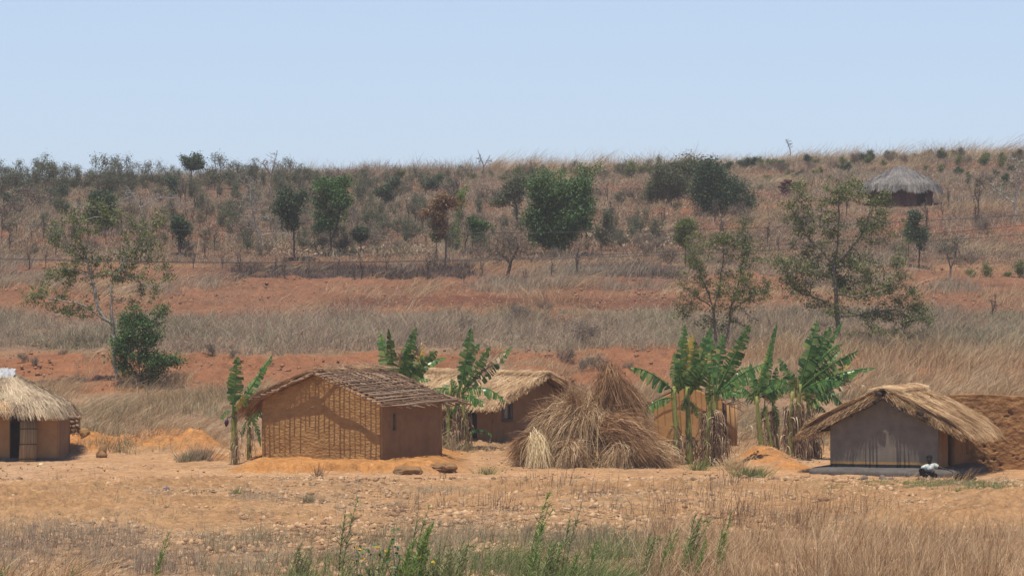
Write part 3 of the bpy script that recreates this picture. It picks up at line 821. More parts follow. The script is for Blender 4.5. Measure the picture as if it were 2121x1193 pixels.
# --- domed thatch for the left hut and the far round hut
def dome(root, rx, ry, ze, zp, cy, mat, n, slen, w, pw=1.6, sq=1.0, seed=0, scallop=0.0, drop=.0, thick=.12, rag=.25, bed=None):
    rs = np.random.RandomState(seed)
    def S(t, a):
        c, s = np.cos(a), np.sin(a)
        x = np.sign(c) * np.abs(c) ** sq * rx * t; y = np.sign(s) * np.abs(s) ** sq * ry * t
        z = zp - (zp - ze) * t ** pw
        return np.stack([x, cy + y, z], -1)
    na, nt_ = 64, 14
    A, T = np.meshgrid(np.linspace(0, 2 * math.pi, na, endpoint=False), np.linspace(0.01, .93, nt_))
    p = S(T, A); V = [p.reshape(-1, 3)]; p2 = p.copy(); p2[..., 2] -= thick; V.append(p2.reshape(-1, 3))
    i = np.arange(na); j = (i + 1) % na; N = na * nt_
    Q = [np.stack([i, j, j + na, i + na], -1) + k * na for k in range(nt_ - 1)]
    Q += [(np.stack([i, j, j + na, i + na], -1) + k * na + N)[:, ::-1] for k in range(nt_ - 1)]
    k = (nt_ - 1) * na
    Q.append(np.stack([i + k, j + k, j + k + N, i + k + N], -1))
    V.append(np.array([[0, cy, zp + .01], [0, cy, zp - thick]]))
    T3 = np.concatenate([np.stack([j, i, np.full(na, 2 * N)], -1), np.stack([i + N, j + N, np.full(na, 2 * N + 1)], -1)])
    mesh_np('roof_bed', np.concatenate(V), np.concatenate(Q), T3, bed or M['thatch_under'], root, True)
    a = rs.rand(n) * 2 * math.pi; t = rs.rand(n) ** .6
    t1 = np.minimum(t + slen * (.5 + rs.rand(n)) / max(rx, ry), 1.0 + rag * rs.rand(n) / rx + scallop * np.abs(np.sin(a * 4.5 + 1)) / rx)
    a2 = a + rs.normal(size=n) * .09 / np.maximum(t, .15) * .6
    p0 = S(t, a); p1 = S(t1, a2); p0[:, 2] += .02 + .06 * rs.rand(n); p1[:, 2] += .01 + .04 * rs.rand(n)
    ov = np.maximum(0, t1 - .95); p1[:, 2] -= ov * drop * 3
    pm = S((t + t1) / 2, (a + a2) / 2); pm[:, 2] += .07
    nn = np.stack([np.cos(a) * .5, np.sin(a) * .5, np.full(n, .9)], -1)
    g = G(); strands(g, p0, pm, p1, w * (.6 + .8 * rs.rand(n)), 2, .35, nn, rs)
    return g.build('thatch', mat, root)

def hut_left():
    Y0 = 123.8; xr = (120 - CX) / F * Y0
    W, D = 4.6, 3.4; x0 = xr - W / 2
    r = empty('thatched_hut', (x0, Y0, gh(x0, Y0) - .03), 'shaggy straw roofed hut with a reed mat door, cut by the left edge', 'hut')
    dl = (20 - 120) / F * Y0 + W; dr_ = (44 - 120) / F * Y0 + W
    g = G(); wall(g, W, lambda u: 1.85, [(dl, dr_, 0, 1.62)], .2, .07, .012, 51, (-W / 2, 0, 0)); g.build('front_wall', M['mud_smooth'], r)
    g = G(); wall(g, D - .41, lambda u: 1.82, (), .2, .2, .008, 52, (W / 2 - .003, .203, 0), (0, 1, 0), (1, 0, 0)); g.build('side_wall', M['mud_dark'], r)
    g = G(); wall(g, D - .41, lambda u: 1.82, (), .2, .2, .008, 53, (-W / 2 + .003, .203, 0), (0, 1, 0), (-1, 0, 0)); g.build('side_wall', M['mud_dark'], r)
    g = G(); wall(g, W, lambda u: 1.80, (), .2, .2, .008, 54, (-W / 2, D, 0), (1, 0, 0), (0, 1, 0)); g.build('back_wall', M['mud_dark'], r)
    g = G(); box(g, (0, -.11, .07), (W + .12, .2, .16), None, .99); g.build('plinth', M['mud_greybase'], r)
    # reed mat door leaning beside the opening
    g = G(); rs = np.random.RandomState(4)
    xa = (44 - 120) / F * Y0 + W / 2; xb = (78 - 120) / F * Y0 + W / 2
    for k in range(26):
        x = xa + (xb - xa) * k / 25
        tube_path(g, [(x + rs.normal() * .006 - .03, -.40, -.0), (x + rs.normal() * .01, -.29, .8), (x + rs.normal() * .006, -.17, 1.62 - .04 * rs.rand())], .012, 5)
    dm = g.build('door_mat', M['reed'], r)
    g = G()
    for z in (.12, .62, 1.15, 1.45):
        y = -.40 + z * .142; g = G()
        tube_path(g, [(xa - .05, y - .03, z), ((xa + xb) / 2, y - .035, z + .015), (xb + .02, y - .03, z + .01)], .014, 6)
        g.build('crossbar', M['dark_wood'], dm)
    dome(r, W / 2 + .12, D / 2 + .58, 1.95, 3.22, D / 2 - .05, M['thatch_pale'], 14000, 1.0, .009, 1.05, .45, 55, rag=.45, drop=.4)
    # lower strip of thatch over the doorway
    n = 900; g = G(); x = -W / 2 + rs.rand(n) * 2.95
    a = np.stack([x, -.40 - .2 * rs.rand(n), 2.02 + .1 * rs.rand(n)], -1)
    c = a + np.stack([rs.normal(size=n) * .12 + .16, -.32 * np.ones(n), -.34 - .12 * rs.rand(n)], -1)
    strands(g, a, (a + c) / 2 + np.array([0, 0, .06]), c, .011, 2, .3, (0, -.7, .7), rs)
    g.build('eave_straw', M['thatch_gold'], r)
    # plastic sheet on the ridge
    px0 = (8 - 120) / F * Y0 + W / 2
    g = G(); u, v = np.meshgrid(np.linspace(-.45, .26, 12), np.linspace(-.35, .3, 9))
    z = 3.24 - .22 * np.abs(u + .05) + .16 * noise(u, v, .13, 3) + .08 * noise(u, v, .06, 4) - .5 * (v - .2) ** 2 - .22 * smooth(-.1, -.45, v)
    jg = 1 + .5 * noise(u * 0 + v, v * 0, .12, 7); u = u * jg; v = v * (1 + .5 * noise(u, u * 0, .11, 8))
    V = np.stack([u * .8 + px0, v * .8 + D / 2 - .5, z - .03], -1).reshape(-1, 3)
    i = (np.arange(11)[None] + np.arange(8)[:, None] * 12).reshape(-1)
    q = np.stack([i, i + 1, i + 13, i + 12], -1)
    s = mesh_np('plastic_sheet', np.concatenate([V, V - [0, 0, .006]]), np.concatenate([q, q[:, ::-1] + 108]), None, M['plastic'])
    s.location = r.location
    tag(s, 'crumpled white plastic sheet lying on the straw ridge at the left edge', 'plastic sheet')
hut_left()

def hut_round():
    p = ground_pt(1872, 428)
    r = empty('round_hut', (p.x, p.y + 2.2, gh(p.x, p.y + 1) - .05), 'round hut alone high on the hillside under a grey conical thatch', 'hut')
    R = 2.2; na = 72; nz = 16; a = np.linspace(0, 2 * math.pi, na, endpoint=False)
    V = []
    for k in range(nz):
        z = k / (nz - 1) * 1.75
        rr = R + .10 * noise(a * R, a * 0 + z, .5, 71) + .05 * noise(a * R, a * 0 + z, .2, 72) + .06 * (1 - k / nz)
        V.append(np.stack([np.cos(a) * rr, np.sin(a) * rr, np.full(na, z)], -1))
    for k in range(nz):
        z = 1.75 - k / (nz - 1) * 1.75
        V.append(np.stack([np.cos(a) * (R - .22), np.sin(a) * (R - .22), np.full(na, z)], -1))
    i = np.arange(na); j = (i + 1) % na
    hole = lambda q, k: (np.abs(((a[i] + math.pi / 2 - .55 + math.pi) % (2 * math.pi)) - math.pi) < .2)
    Q = []
    for k in range(2 * nz - 1):
        q = np.stack([i, j, j + na, i + na], -1) + k * na
        low = (k < nz * .8) or (k > nz * 1.2)
        Q.append(q[~hole(q, k)] if low else q)
    mesh_np('wall', np.concatenate(V), np.concatenate(Q), None, M['mud_far'], r, True)
    dome(r, 2.75, 2.75, 1.42, 2.78, 0, M['thatch_grey'], 6500, .9, .016, 1.25, 1.0, 73, scallop=.22, drop=.9, rag=.12)
    g = G(); box(g, (.95, -1.55, .7), (.5, .05, 1.35), Matrix.Rotation(.5, 3, 'Z')); g.build('door', M['dark_wood'], r)
hut_round()

# ------------------------------------------------------------------ rough walls and stones
def clay_wall():
    Y0 = 118.2; xa = (1970 - CX) / F * Y0; W = 7.5
    r = empty('clay_wall', (xa + W / 2, Y0, gh(xa + 1.2, Y0) - .05), 'tall pitted brown clay wall running out of the picture behind the grey hut', 'wall')
    g = G(); wall(g, W, lambda u: 2.50 + .03 * math.sin(u * 2.1), (), .4, .035, .05, 61, (-W / 2, 0, 0), fine=0, pit=.16)
    m = noisy('clay', (.19, .09, .035), (.30, .15, .06), 2.2, c3=(.39, .21, .085), bump=.9, bscale=5, stretch=(1, 1, 1.2), bdist=.12)
    o = g.build('wall_face', m, r)
clay_wall()

def rock_mesh(g, c, s, rs, n=2):
    import bmesh
    bm = bmesh.new(); bmesh.ops.create_icosphere(bm, subdivisions=n, radius=1)
    V = np.array([v.co[:] for v in bm.verts]); T = np.array([[v.index for v in f.verts] for f in bm.faces]); bm.free()
    k = rs.rand(6, 3) - .5; k = nrm(k)
    for q in k: 
        d = V @ q; V = V - np.maximum(0, d - .72)[:, None] * q * .9
    V = V * (1 + .12 * rs.normal(size=(len(V), 1)))
    g.add(V * np.array(s) + np.array(c), None, T)

def stones():
    rs = np.random.RandomState(81)
    p = ground_pt(141, 905); s = 60
    r = empty('stone_wall', (p.x, p.y + .3, p.z - .05), 'ruined wall end of rough stones and mud just right of the reed mat hut', 'wall')
    g = G(); g2 = G()
    for z in np.arange(0, 1.12, .15):
        for x in np.arange(-.36 + .04 * rs.rand(), .38 - .06 * (z > .8), .17):
            rock_mesh(g if rs.rand() < .75 else g2, (x + rs.normal() * .02, rs.normal() * .03, z + rs.normal() * .02), (.10 + .03 * rs.rand(), .16, .08 + .03 * rs.rand()), rs, 1)
    g.build('stonework', M['stone_warm'], r); q = g2.build('dark_stones', M['mud_dark'], r)
    g = G(); wall(g, .66, lambda u: 1.12 - .1 * u, (), .22, .08, .03, 82, (-.34, -.02, 0)); g.build('mud_core', M['mud_dark'], r)
    p = ground_pt(176, 905); g = G()
    rock_mesh(g, (0, 0, .12), (.22, .2, .19), rs, 2); o = g.build('clay_block', M['mud_orange']); o.location = p
    tag(o, 'squat lump of orange clay at the foot of the ruined stone wall', 'clay block')
    p = ground_pt(212, 948); g = G()
    V = G(); box(g, (0, 0, .22), (.30, .2, .50), Matrix.Rotation(.25, 3, 'Y'), .8); rock_mesh(g, (-.02, -.05, .1), (.22, .2, .16), rs, 2)
    o = g.build('stump', M['mud_dark']); o.location = p; tag(o, 'leaning dark broken stump on the orange spoil right of the reed mat hut', 'stump')
    lab = ['squarish dark stone in front of the grey plinth, left of the rounded one', 'rounded dark stone in front of the middle of the grey plinth',
           'small dark stone just right of the rounded one by the grey plinth', 'flat dark stone left of the grey plinth in the weeds', 'low stone alone on the sand before the clay wall']
    for (px, py, w, h), lb in zip([(1790, 996, 16, 13), (1828, 994, 17, 11), (1845, 994, 11, 7), (1664, 1003, 15, 9), (2068, 1003, 18, 9)], lab):
        p = ground_pt(px, py); k = p.y / F; g = G()
        rock_mesh(g, (0, 0, h * k * .35), (w * k * .5, w * k * .45, h * k * .6), rs, 2)
        o = g.build('stone', M['stone']); o.location = p; tag(o, lb, 'stone', 'stones lying before the grey hut')
    # litter
    for nm, px, py, w, h, mt, lb, ct in [('soap_bar', 84, 963, 12, 5, 'yellow_soap', 'small pale yellow block on the earth before the reed mat hut', 'block'),
                                       ('paper_scrap', 396, 953, 11, 6, 'yellow_soap', 'cream scrap lying on the path left of the leaning banana', 'scrap'),
                                       ('red_scrap', 125, 1019, 12, 7, 'red_cloth', 'dark red rag on the dry field at the left', 'rag'),
                                       ('grey_rag', 345, 1017, 16, 11, 'violet_rag', 'grey violet rag heaped on the dry field', 'rag'),
                                       ('pale_bone', 1568, 1009, 14, 9, 'plastic', 'whitish crumpled scrap on the sand below the dirt heap', 'scrap'),
                                       ('grey_lump', 1352, 1010, 12, 8, 'stone', 'small dark clod below the banana clump', 'clod')]:
        p = ground_pt(px, py); k = p.y / F; g = G()
        rock_mesh(g, (0, 0, h * k * .3), (w * k * .5, w * k * .35, h * k * .5), rs, 2)
        if 'rag' in lb:
            rock_mesh(g, (w * k * .3, 0, h * k * .1), (w * k * .4, w * k * .3, h * k * .25), rs, 2); rock_mesh(g, (0, .02, h * k * .6), (w * k * .12, .04, h * k * .5), rs, 1)
        o = g.build(nm, M[mt]); o.location = p; tag(o, lb, ct)
    # fallen boulders of earth on the ledge of the middle hut
    for (px, py, w, h), lb in zip([(845, 983, 62, 26), (918, 974, 60, 20)], ['long brown clay lump breaking from the ledge under the hut wall', 'lower brown clay lump at the right end of the hut ledge']):
        p = ground_pt(px, py); k = p.y / F; g = G()
        na, nb = 40, 14; A_, B_ = np.meshgrid(np.linspace(0, 2 * math.pi, na, endpoint=False), np.linspace(-1, 1, nb))
        rr = (1 - np.abs(B_) ** 5) ** .35
        X_ = B_ * w * k * .5; Yy = np.cos(A_) * .3 * rr; Z_ = h * k * .22 + np.sin(A_) * h * k * .42 * rr
        nz_ = 1 + .5 * noise(X_ + 9, A_ * 1.1, .22, px) + .35 * noise(X_, A_ * 2.5, .1, px + 1)
        V_ = np.stack([X_, Yy * nz_, Z_ * nz_], -1).reshape(-1, 3); i_ = np.arange(na); j_ = (i_ + 1) % na
        g.add(V_, np.concatenate([np.stack([i_, j_, j_ + na, i_ + na], -1) + q * na for q in range(nb - 1)]))
        o = g.build('clay_lump', M['mud_dark']); o.location = p; tag(o, lb, 'clay lump', 'clay lumps at the hut ledge')
stones()

# ------------------------------------------------------------------ cut grass heap
def tuft(g, root, direction, length, spread, n, w, rs, sag=.25, rspread=.1, seg=3):
    """sheaf of stalks from a bound root, fanning along direction"""
    d = nrm(np.asarray(direction, float)[None])[0]
    dd = nrm(d[None] + rs.normal(size=(n, 3)) * spread)
    a = np.asarray(root, float)[None] + rs.normal(size=(n, 3)) * rspread
    l = length * (.55 + .6 * rs.rand(n))[:, None]
    c = a + dd * l; c[:, 2] -= sag * l[:, 0] * (.6 + .8 * rs.rand(n))
    b = a + dd * l * .5 + rs.normal(size=(n, 3)) * .12 * l; b[:, 2] += sag * .35 * l[:, 0]
    c = c + rs.normal(size=(n, 3)) * .06 * l
    strands(g, a, b, c, w * (.6 + .8 * rs.rand(n)), seg, .3, None, rs)

def heap():
    rs = np.random.RandomState(91)
    Y = 119.5; k = Y / F
    base = P(1222, 968, Y); base.z = gh(base.x, Y) - .05
    r = empty('grass_heap', base, 'great tangled heap of cut dry grass between the middle hut and the bananas', 'grass heap')
    # core: irregular mound
    na, nr = 80, 26
    A, R = np.meshgrid(np.linspace(0, 2 * math.pi, na, endpoint=False), np.linspace(0, 1, nr))
    def H(x, y):
        q = 1.28 * np.exp(-((x + .15) / 1.35) ** 2 - (y / 1.1) ** 2) + .9 * np.exp(-((x - 1.0) / 1.15) ** 2 - (y / 1.0) ** 2) + .75 * np.exp(-((x + 1.4) / .95) ** 2 - (y / .9) ** 2)
        q = q + .95 * np.exp(-((x - .52) / .40) ** 2 - ((y - .3) / .55) ** 2)
        return q * (1 + .25 * noise(x, y, .5, 92))
    x = np.cos(A) * R * 2.75; y = np.sin(A) * R * 1.9
    z = H(x, y) * smooth(1.0, .75, R) - .05
    V = np.stack([x, y, z], -1).reshape(-1, 3)
    i = np.arange(na); j = (i + 1) % na
    Q = np.concatenate([np.stack([i, j, j + na, i + na], -1) + q * na for q in range(nr - 1)])
    mesh_np('heap_core', V, Q, None, M['hay_core'], r, True)
    g = G(); n = 20000
    x = rs.normal(size=n) * 1.25; y = rs.normal(size=n) * .75 - .25
    ok = (x / 2.6) ** 2 + (y / 1.7) ** 2 < 1; x, y = x[ok], y[ok]; n = len(x)
    e = .05
    h = H(x, y); gx = (H(x + e, y) - H(x - e, y)) / (2 * e); gy = (H(x, y + e) - H(x, y - e)) / (2 * e)
    rr = np.sqrt((x / 2.75) ** 2 + (y / 1.9) ** 2); h = h * smooth(1.0, .75, rr)
    out = np.stack([-gx, -gy, 0 * x], -1) + np.stack([.25 * x, .25 * y - .2, 0 * x], -1) + rs.normal(size=(n, 3)) * np.array([.45, .45, 0])
    sw = 1.2 * fbm(x, y, .9, 95, 2)
    out[:, 0] += sw; out[:, 2] = -.1 + .5 * rs.rand(n)
    out = nrm(out)
    l = (.25 + .55 * rs.rand(n))[:, None]
    a = np.stack([x, y, h - .06], -1); c = a + out * l; c[:, 2] -= .35 * l[:, 0] ** 1.0 * (.5 + rs.rand(n)) + 0
    c[:, 2] = np.maximum(c[:, 2], .02); b = a + out * l * .5 + np.array([0, 0, .10])
    strands(g, a, b, c, .008 * (.5 + 1.1 * rs.rand(n) ** 2), 3, .25, None, rs)
    g.build('loose_stalks', M['hay'], r)
    n = 14000; g = G(); x = rs.normal(size=n) * 1.1; y = .1 - np.abs(rs.normal(size=n)) * .9
    h = H(x, y) * smooth(1.0, .75, np.sqrt((x / 2.75) ** 2 + (y / 1.9) ** 2)); ok = h > .12; x, y, h = x[ok], y[ok], h[ok]; n = len(x)
    a = np.stack([x, y - .08, h + .06 + .30 * rs.rand(n)], -1); d = nrm(rs.normal(size=(n, 3)) * [1, .6, .7]) * (.15 + .5 * rs.rand(n) ** 2)[:, None]
    strands(g, a - d * .5, a + [0, 0, .04], a + d * .5 - [0, 0, .06], .008 + .008 * rs.rand(n), 2, .4, None, rs)
    g.build('chaff', M['thatch_gold'], r)

    def sheaf(px, py, dy, dirv, length, spread, n, mat, label, sag=.25, rsp=.08, w=.008, z=None):
        n = int(n * 1.6)
        p = P(px, py, Y + dy); p = (p.x, p.y, p.z)
        g = G(); rs2 = np.random.RandomState(int(px + py))
        tuft(g, (0, 0, 0), dirv, length, spread, n, w, rs2, sag, rsp)
        o = g.build('grass_sheaf', M[mat]); o.location = p
        tag(o, label, 'sheaf', 'sheaves piled on the grass heap')
    sheaf(1112, 905, -1.75, (0.08, -.5, -1), 1.05, .20, 1100, 'hay_pale', 'palest short sheaf standing butt down at the left front of the heap', .15, .09)
    sheaf(1200, 866, -.85, (-.95, -.35, -.10), 1.75, .50, 900, 'hay', 'sheaf arching down to the far left of the heap', .62, .12)
    sheaf(1108, 912, -1.2, (-1, -.15, -.2), .9, .4, 500, 'hay_brown', 'small brown sheaf at the left toe of the heap', .4, .1)
    sheaf(1222, 872, -1.0, (-.12, -.55, -.30), .95, 1.0, 650, 'hay', 'broad soft fall of straw down the middle of the heap', .42, .2)
    sheaf(1182, 925, -1.7, (0.1, -.5, -.45), .75, .75, 700, 'hay', 'rounded sheaf with a dark base right of the palest sheaf', .35, .12)
    sheaf(1285, 930, -1.7, (.12, -.5, -.3), .8, .80, 800, 'hay', 'wide drooping sheaf at the middle front of the heap', .4, .13)
    sheaf(1258, 885, -1.5, (1, -.2, .02), 1.6, .28, 750, 'hay_brown', 'long brown sheaf sweeping right along the flank of the heap', .42, .16, .008)
    sheaf(1268, 905, -1.6, (1, -.3, -.05), 1.3, .16, 700, 'thatch_gold', 'golden brown sheaf lying under the long sweeping one', .35, .1)
    sheaf(1335, 935, -1.3, (1, -.2, -.1), 1.0, .3, 900, 'hay', 'loose sheaf trailing to the banana stems', .35, .15)
    sheaf(1258, 868, -.2, (.06, 0, 1), 1.40, .20, 330, 'hay_brown', 'dark upright sheaf forming the peak of the heap', .0, .14, .008)
    sheaf(1262, 770, -.15, (-.02, -.12, -1), 1.35, .30, 800, 'hay_brown', 'dark ragged straw hanging from the tip of the peak', .0, .13)
    sheaf(1287, 800, .1, (.45, -.1, -.9), 1.5, .16, 900, 'hay_brown', 'sheaf sliding down from the peak to the right', .1, .10)
    sheaf(1140, 872, -.5, (-.4, -.1, .45), .6, .85, 900, 'hay_brown', 'fluffy brown sheaf on the upper left shoulder', .1, .2)
    sheaf(1190, 850, -.8, (-.1, -.2, .75), .75, .5, 800, 'hay', 'pale ruffled sheaf on top left of the peak', .15, .2)
heap()

# ------------------------------------------------------------------ banana plants
def banana_leaf(g, A, Bp, arch, width, rs, flat=.5, face=(0, -1, .25), tear=.5, petiole=.14):
    A = np.array(A, float); Bp = np.array(Bp, float)
    L = np.linalg.norm(Bp - A)
    C = (A * .5 + Bp * .5) + np.array([0, 0, arch * L])
    n = 44
    ts = np.linspace(0, 1, n + 1)
    mid = A * ((1 - ts) ** 2)[:, None] + 2 * C * (ts * (1 - ts))[:, None] + Bp * (ts ** 2)[:, None]
    tan = nrm(np.gradient(mid, axis=0))
    fc = np.array(face, float) + rs.normal(size=3) * .25
    side = nrm(np.cross(tan, fc[None]))
    nor = np.cross(side, tan)
    nor = np.where((nor @ fc)[:, None] < 0, -nor, nor)
    u = np.clip((ts - petiole) / (1 - petiole), 0, 1)
    wid = width * np.clip(np.sin(np.pi * u ** .8) ** .55, 0, 1) * (1 - .25 * u)
    wid[u <= 0] = 0
    # midrib
    rr = np.linspace(.028, .006, n + 1) * L / 1.8
    tube_path(g, mid + nor * .004, rr, 5, False)
    # torn strips, each with its own droop
    for s in (-1, 1):
        k = 0
        while k < n:
            st = 1 + int(rs.rand() * (1.2 if rs.rand() < tear else 3))
            e = min(n, k + st)
            drop = flat * (.3 + 1.25 * rs.rand()); sk = .15 + .55 * rs.rand(); short = 1 - .45 * rs.rand() ** 3; gp = .04 + .22 * rs.rand() ** 4
            if u[e] > 0:
                rows = []
                for q in range(k, e + 1):
                    gap = .0
                    if q == k: gap = gp
                    if q == e: gap = -gp
                    qq = min(max(q + gap, 0), n)
                    f = qq - int(qq); q0 = int(qq); q1 = min(q0 + 1, n)
                    m_ = mid[q0] * (1 - f) + mid[q1] * f
                    w_ = (wid[q0] * (1 - f) + wid[q1] * f) * short
                    S = side[q0] * s; T = tan[q0]; N = nor[q0]
                    r_ = [m_]
                    for z, h in ((.35, .10), (.7, .0), (1.0, -.25)):
                        p = m_ + S * w_ * z * (1 - .12 * drop * z) + T * w_ * sk * z + N * w_ * (h + .05) * (1 - drop)
                        p = p - np.array([0, 0, 1.]) * w_ * drop * z ** 1.6 * .75
                        r_.append(p)
                    rows.append(r_)
                V = np.array(rows).reshape(-1, 3); m = 4
                i = (np.arange(3)[None] + np.arange(len(rows) - 1)[:, None] * m).reshape(-1)
                g.add(V, np.stack([i, i + 1, i + 1 + m, i + m], -1))
            k = e

def banana(px, py, Y, label, stems, leaves, dead=(), bud=None, name='banana_plant'):
    """stems: (px0,py0,px1,py1,r); leaves: (ax,ay,bx,by,arch,width_px,kind,dy)"""
    o0 = P(px, py, Y); o0.z = gh(o0.x, Y)
    r = empty(name, o0, label, 'banana plant', 'banana plants among the huts')
    rs = np.random.RandomState(int(px * 7 + py))
    O = np.array(o0)
    for (x0, y0, x1, y1, rad) in stems:
        a = np.array(P(x0, y0, Y)) - O; b = np.array(P(x1, y1, Y)) - O
        g = G(); pts = []; rad_ = []
        if y0 > py - 25: a[2] = min(a[2], 0) - .03
        a[1] += rs.normal() * .12; b[1] = a[1] + rs.normal() * .05
        for t in np.linspace(0, 1, 9):
            p = a + (b - a) * t; p[0] += .02 * math.sin(t * 7) * (1 if len(stems) > 1 else .5)
            pts.append(p); rad_.append(rad * (1.12 - .5 * t + .06 * math.sin(t * 19)))
        tube_path(g, pts, rad_, 10)
        # overlapping sheaths
        m_ = 16; t = rs.rand(m_); q = a + (b - a) * t[:, None]; an = rs.rand(m_) * 6.28
        off = np.stack([np.cos(an), np.sin(an), 0 * an], -1) * (rad * 1.05)
        strands(g, q + off, q + off * 1.15 + [0, 0, .15], q + off * .95 + np.array([0, 0, .38]), rad * .35, 3, .3, None, rs)
        g.build('stem', M['banana_stem'], r, True)
    leaves = list(leaves)
    big = [l for l in leaves if l[5] > 10]
    for q in range(4 if len(big) > 4 else 1):      # further leaves blown towards the right
        b_ = big[rs.randint(len(big))]
        leaves.append((b_[0] + rs.normal() * 3, b_[1] + 4 * rs.rand(), b_[0] + (b_[2] - b_[0]) * (.5 + .5 * rs.rand()) + 22 + 18 * rs.normal(), b_[1] - (b_[1] - b_[3]) * (.3 + .6 * rs.rand()), .12 + .2 * rs.rand(), 11 + 6 * rs.rand(), 'd' if rs.rand() < .2 else 'g'))
    for lf in leaves:
        ax, ay, bx, by, arch, wpx, kind = lf[:7]
        dy = lf[7] if len(lf) > 7 else rs.normal() * .35
        a = np.array(P(ax, ay, Y)) - O; b = np.array(P(bx, by, Y)) - O; b[1] += dy
        g = G()
        up = abs(by - ay) > abs(bx - ax)
        fl = .5 if up else 1.05
        banana_leaf(g, a, b, arch, wpx * Y / F, rs, fl, (0, -1, .25) if up else (0, -.75, .75), .55, .12)
        mt = {'g': 'banana', 'y': 'banana_yellow', 'd': 'banana_dead'}[kind]
        g.build('leaf', M[mt], r)
    if dead:
        g = G()
        for (x, y0, y1, wpx, n) in dead:
            k = Y / F
            n = int(n * 1.6); t = rs.rand(n)
            a = np.stack([np.full(n, (x - CX) * k), np.full(n, Y), ZC - (y0 + (y1 - y0) * t - CY) * k], -1) - O
            a[:, 0] += rs.normal(size=n) * .10; a[:, 1] += rs.normal(size=n) * .12
            an = rs.rand(n) * 6.28; l = .25 + .5 * rs.rand(n)
            c = a + np.stack([np.cos(an) * wpx * k * .7, np.sin(an) * wpx * k * .7, -l], -1)
            c[:, 2] = np.maximum(c[:, 2], .01)
            b = a + np.stack([np.cos(an) * wpx * k * .9, np.sin(an) * wpx * k * .9, .05 - l * .15], -1)
            strands(g, a, b, c, .022 * (.3 + rs.rand(n)), 4, .25, None, rs)
        g.build('dead_leaves', M['banana_dead'], r)
    if bud:
        x, y = bud; p = np.array(P(x, y, Y - .15)) - O
        g = G()
        tube_path(g, [p + [.22, .1, .12], p + [.14, 0, .20], p + [.03, 0, .14], p + [0, 0, .08]], .018, 6)
        rock = []
        tube_path(g, [p + [.01, 0, .10], p + [.0, 0, .06], p + [-.015, 0, -.03], p + [-.02, 0, -.11], p + [-.03, 0, -.16]], [.02, .06, .075, .045, .008], 9)
        g.build('flower_bud', M['bud'], r, True)
    return r

banana(484, 957, 119.5, 'lone banana with a drooping purple flower bud left of the striped hut',
       [(485, 957, 483, 842, .10)],
       [(483, 850, 492, 738, .02, 21, 'g', -.1), (483, 850, 478, 770, .0, 13, 'g', .1), (487, 850, 563, 735, -.02, 13, 'g'), (481, 852, 456, 868, .45, 11, 'g'),
        (488, 852, 512, 815, .1, 9, 'y')], [(490, 890, 950, 9, 40)], (470, 874))
banana(517, 955, 121.5, 'thin young banana half hidden behind the lone one with the bud',
       [(515, 955, 516, 872, .065)],
       [(516, 878, 513, 830, .0, 11, 'g'), (516, 876, 541, 925, .9, 9, 'g'), (516, 876, 500, 905, .8, 9, 'g'), (517, 876, 536, 845, .1, 9, 'g'), (516, 876, 522, 850, .1, 9, 'y')],
       [(516, 880, 945, 10, 35)])
banana(830, 900, 127.5, 'banana crown rising behind the ridge of the striped hut',
       [(828, 905, 822, 800, .10)],
       [(818, 815, 786, 690, .02, 20, 'g'), (820, 812, 806, 680, .0, 18, 'g'), (822, 812, 862, 677, .03, 20, 'g'), (824, 814, 906, 726, .12, 20, 'g', -.4),
        (822, 812, 848, 715, .05, 16, 'g'), (826, 815, 880, 712, .05, 14, 'y'), (824, 818, 893, 786, .35, 12, 'g', -.3), (820, 816, 868, 760, .1, 12, 'g')])
banana(950, 925, 128.6, 'banana clump between the striped hut and the rear straw roof',
       [(925, 925, 932, 800, .085), (948, 925, 950, 800, .10), (968, 922, 958, 810, .08)],
       [(952, 812, 976, 679, -.04, 19, 'g', 0), (956, 812, 1016, 716, .0, 15, 'g', -.2), (958, 815, 1061, 717, .02, 15, 'g', .3), (955, 815, 1046, 830, .42, 17, 'g', -.4),
        (950, 815, 878, 812, .28, 13, 'g', -.2), (948, 815, 935, 784, .05, 12, 'g', 0), (950, 818, 902, 850, .4, 12, 'g'), (955, 820, 1002, 842, .35, 11, 'g'),
        (962, 905, 1020, 902, .5, 8, 'g', -.3), (950, 830, 948, 880, .1, 12, 'g'), (930, 870, 948, 840, .1, 9, 'g'), (955, 818, 975, 790, .1, 10, 'y')],
       [(925, 850, 920, 12, 70), (948, 840, 925, 12, 90), (966, 850, 918, 10, 60)])
banana(1398, 962, 120.3, 'leftmost banana of the tall clump with two leaves arching left',
       [(1404, 962, 1396, 800, .10)],
       [(1400, 815, 1303, 760, .22, 19, 'g', -.4), (1397, 825, 1316, 870, .32, 14, 'g', -.5), (1402, 812, 1419, 672, .0, 15, 'g', 0), (1400, 812, 1398, 730, .02, 15, 'g', .2),
        (1403, 812, 1436, 690, .03, 16, 'y', .2), (1404, 815, 1448, 752, .18, 17, 'g', -.4), (1402, 812, 1410, 760, .0, 16, 'g', -.2)],
       [(1402, 880, 955, 15, 90)])
banana(1432, 965, 120.9, 'banana with a bright green stem and yellowing tips beside the leftmost of the tall clump',
       [(1428, 965, 1424, 800, .115)],
       [(1428, 815, 1474, 676, .02, 16, 'g', .1), (1426, 815, 1440, 705, .0, 17, 'g', -.1), (1430, 818, 1484, 762, .25, 19, 'g', -.4), (1426, 820, 1412, 850, .2, 10, 'g'),
        (1432, 815, 1455, 740, .05, 15, 'g', .3), (1428, 830, 1446, 865, .3, 10, 'g')],
       [(1430, 900, 960, 18, 120)])
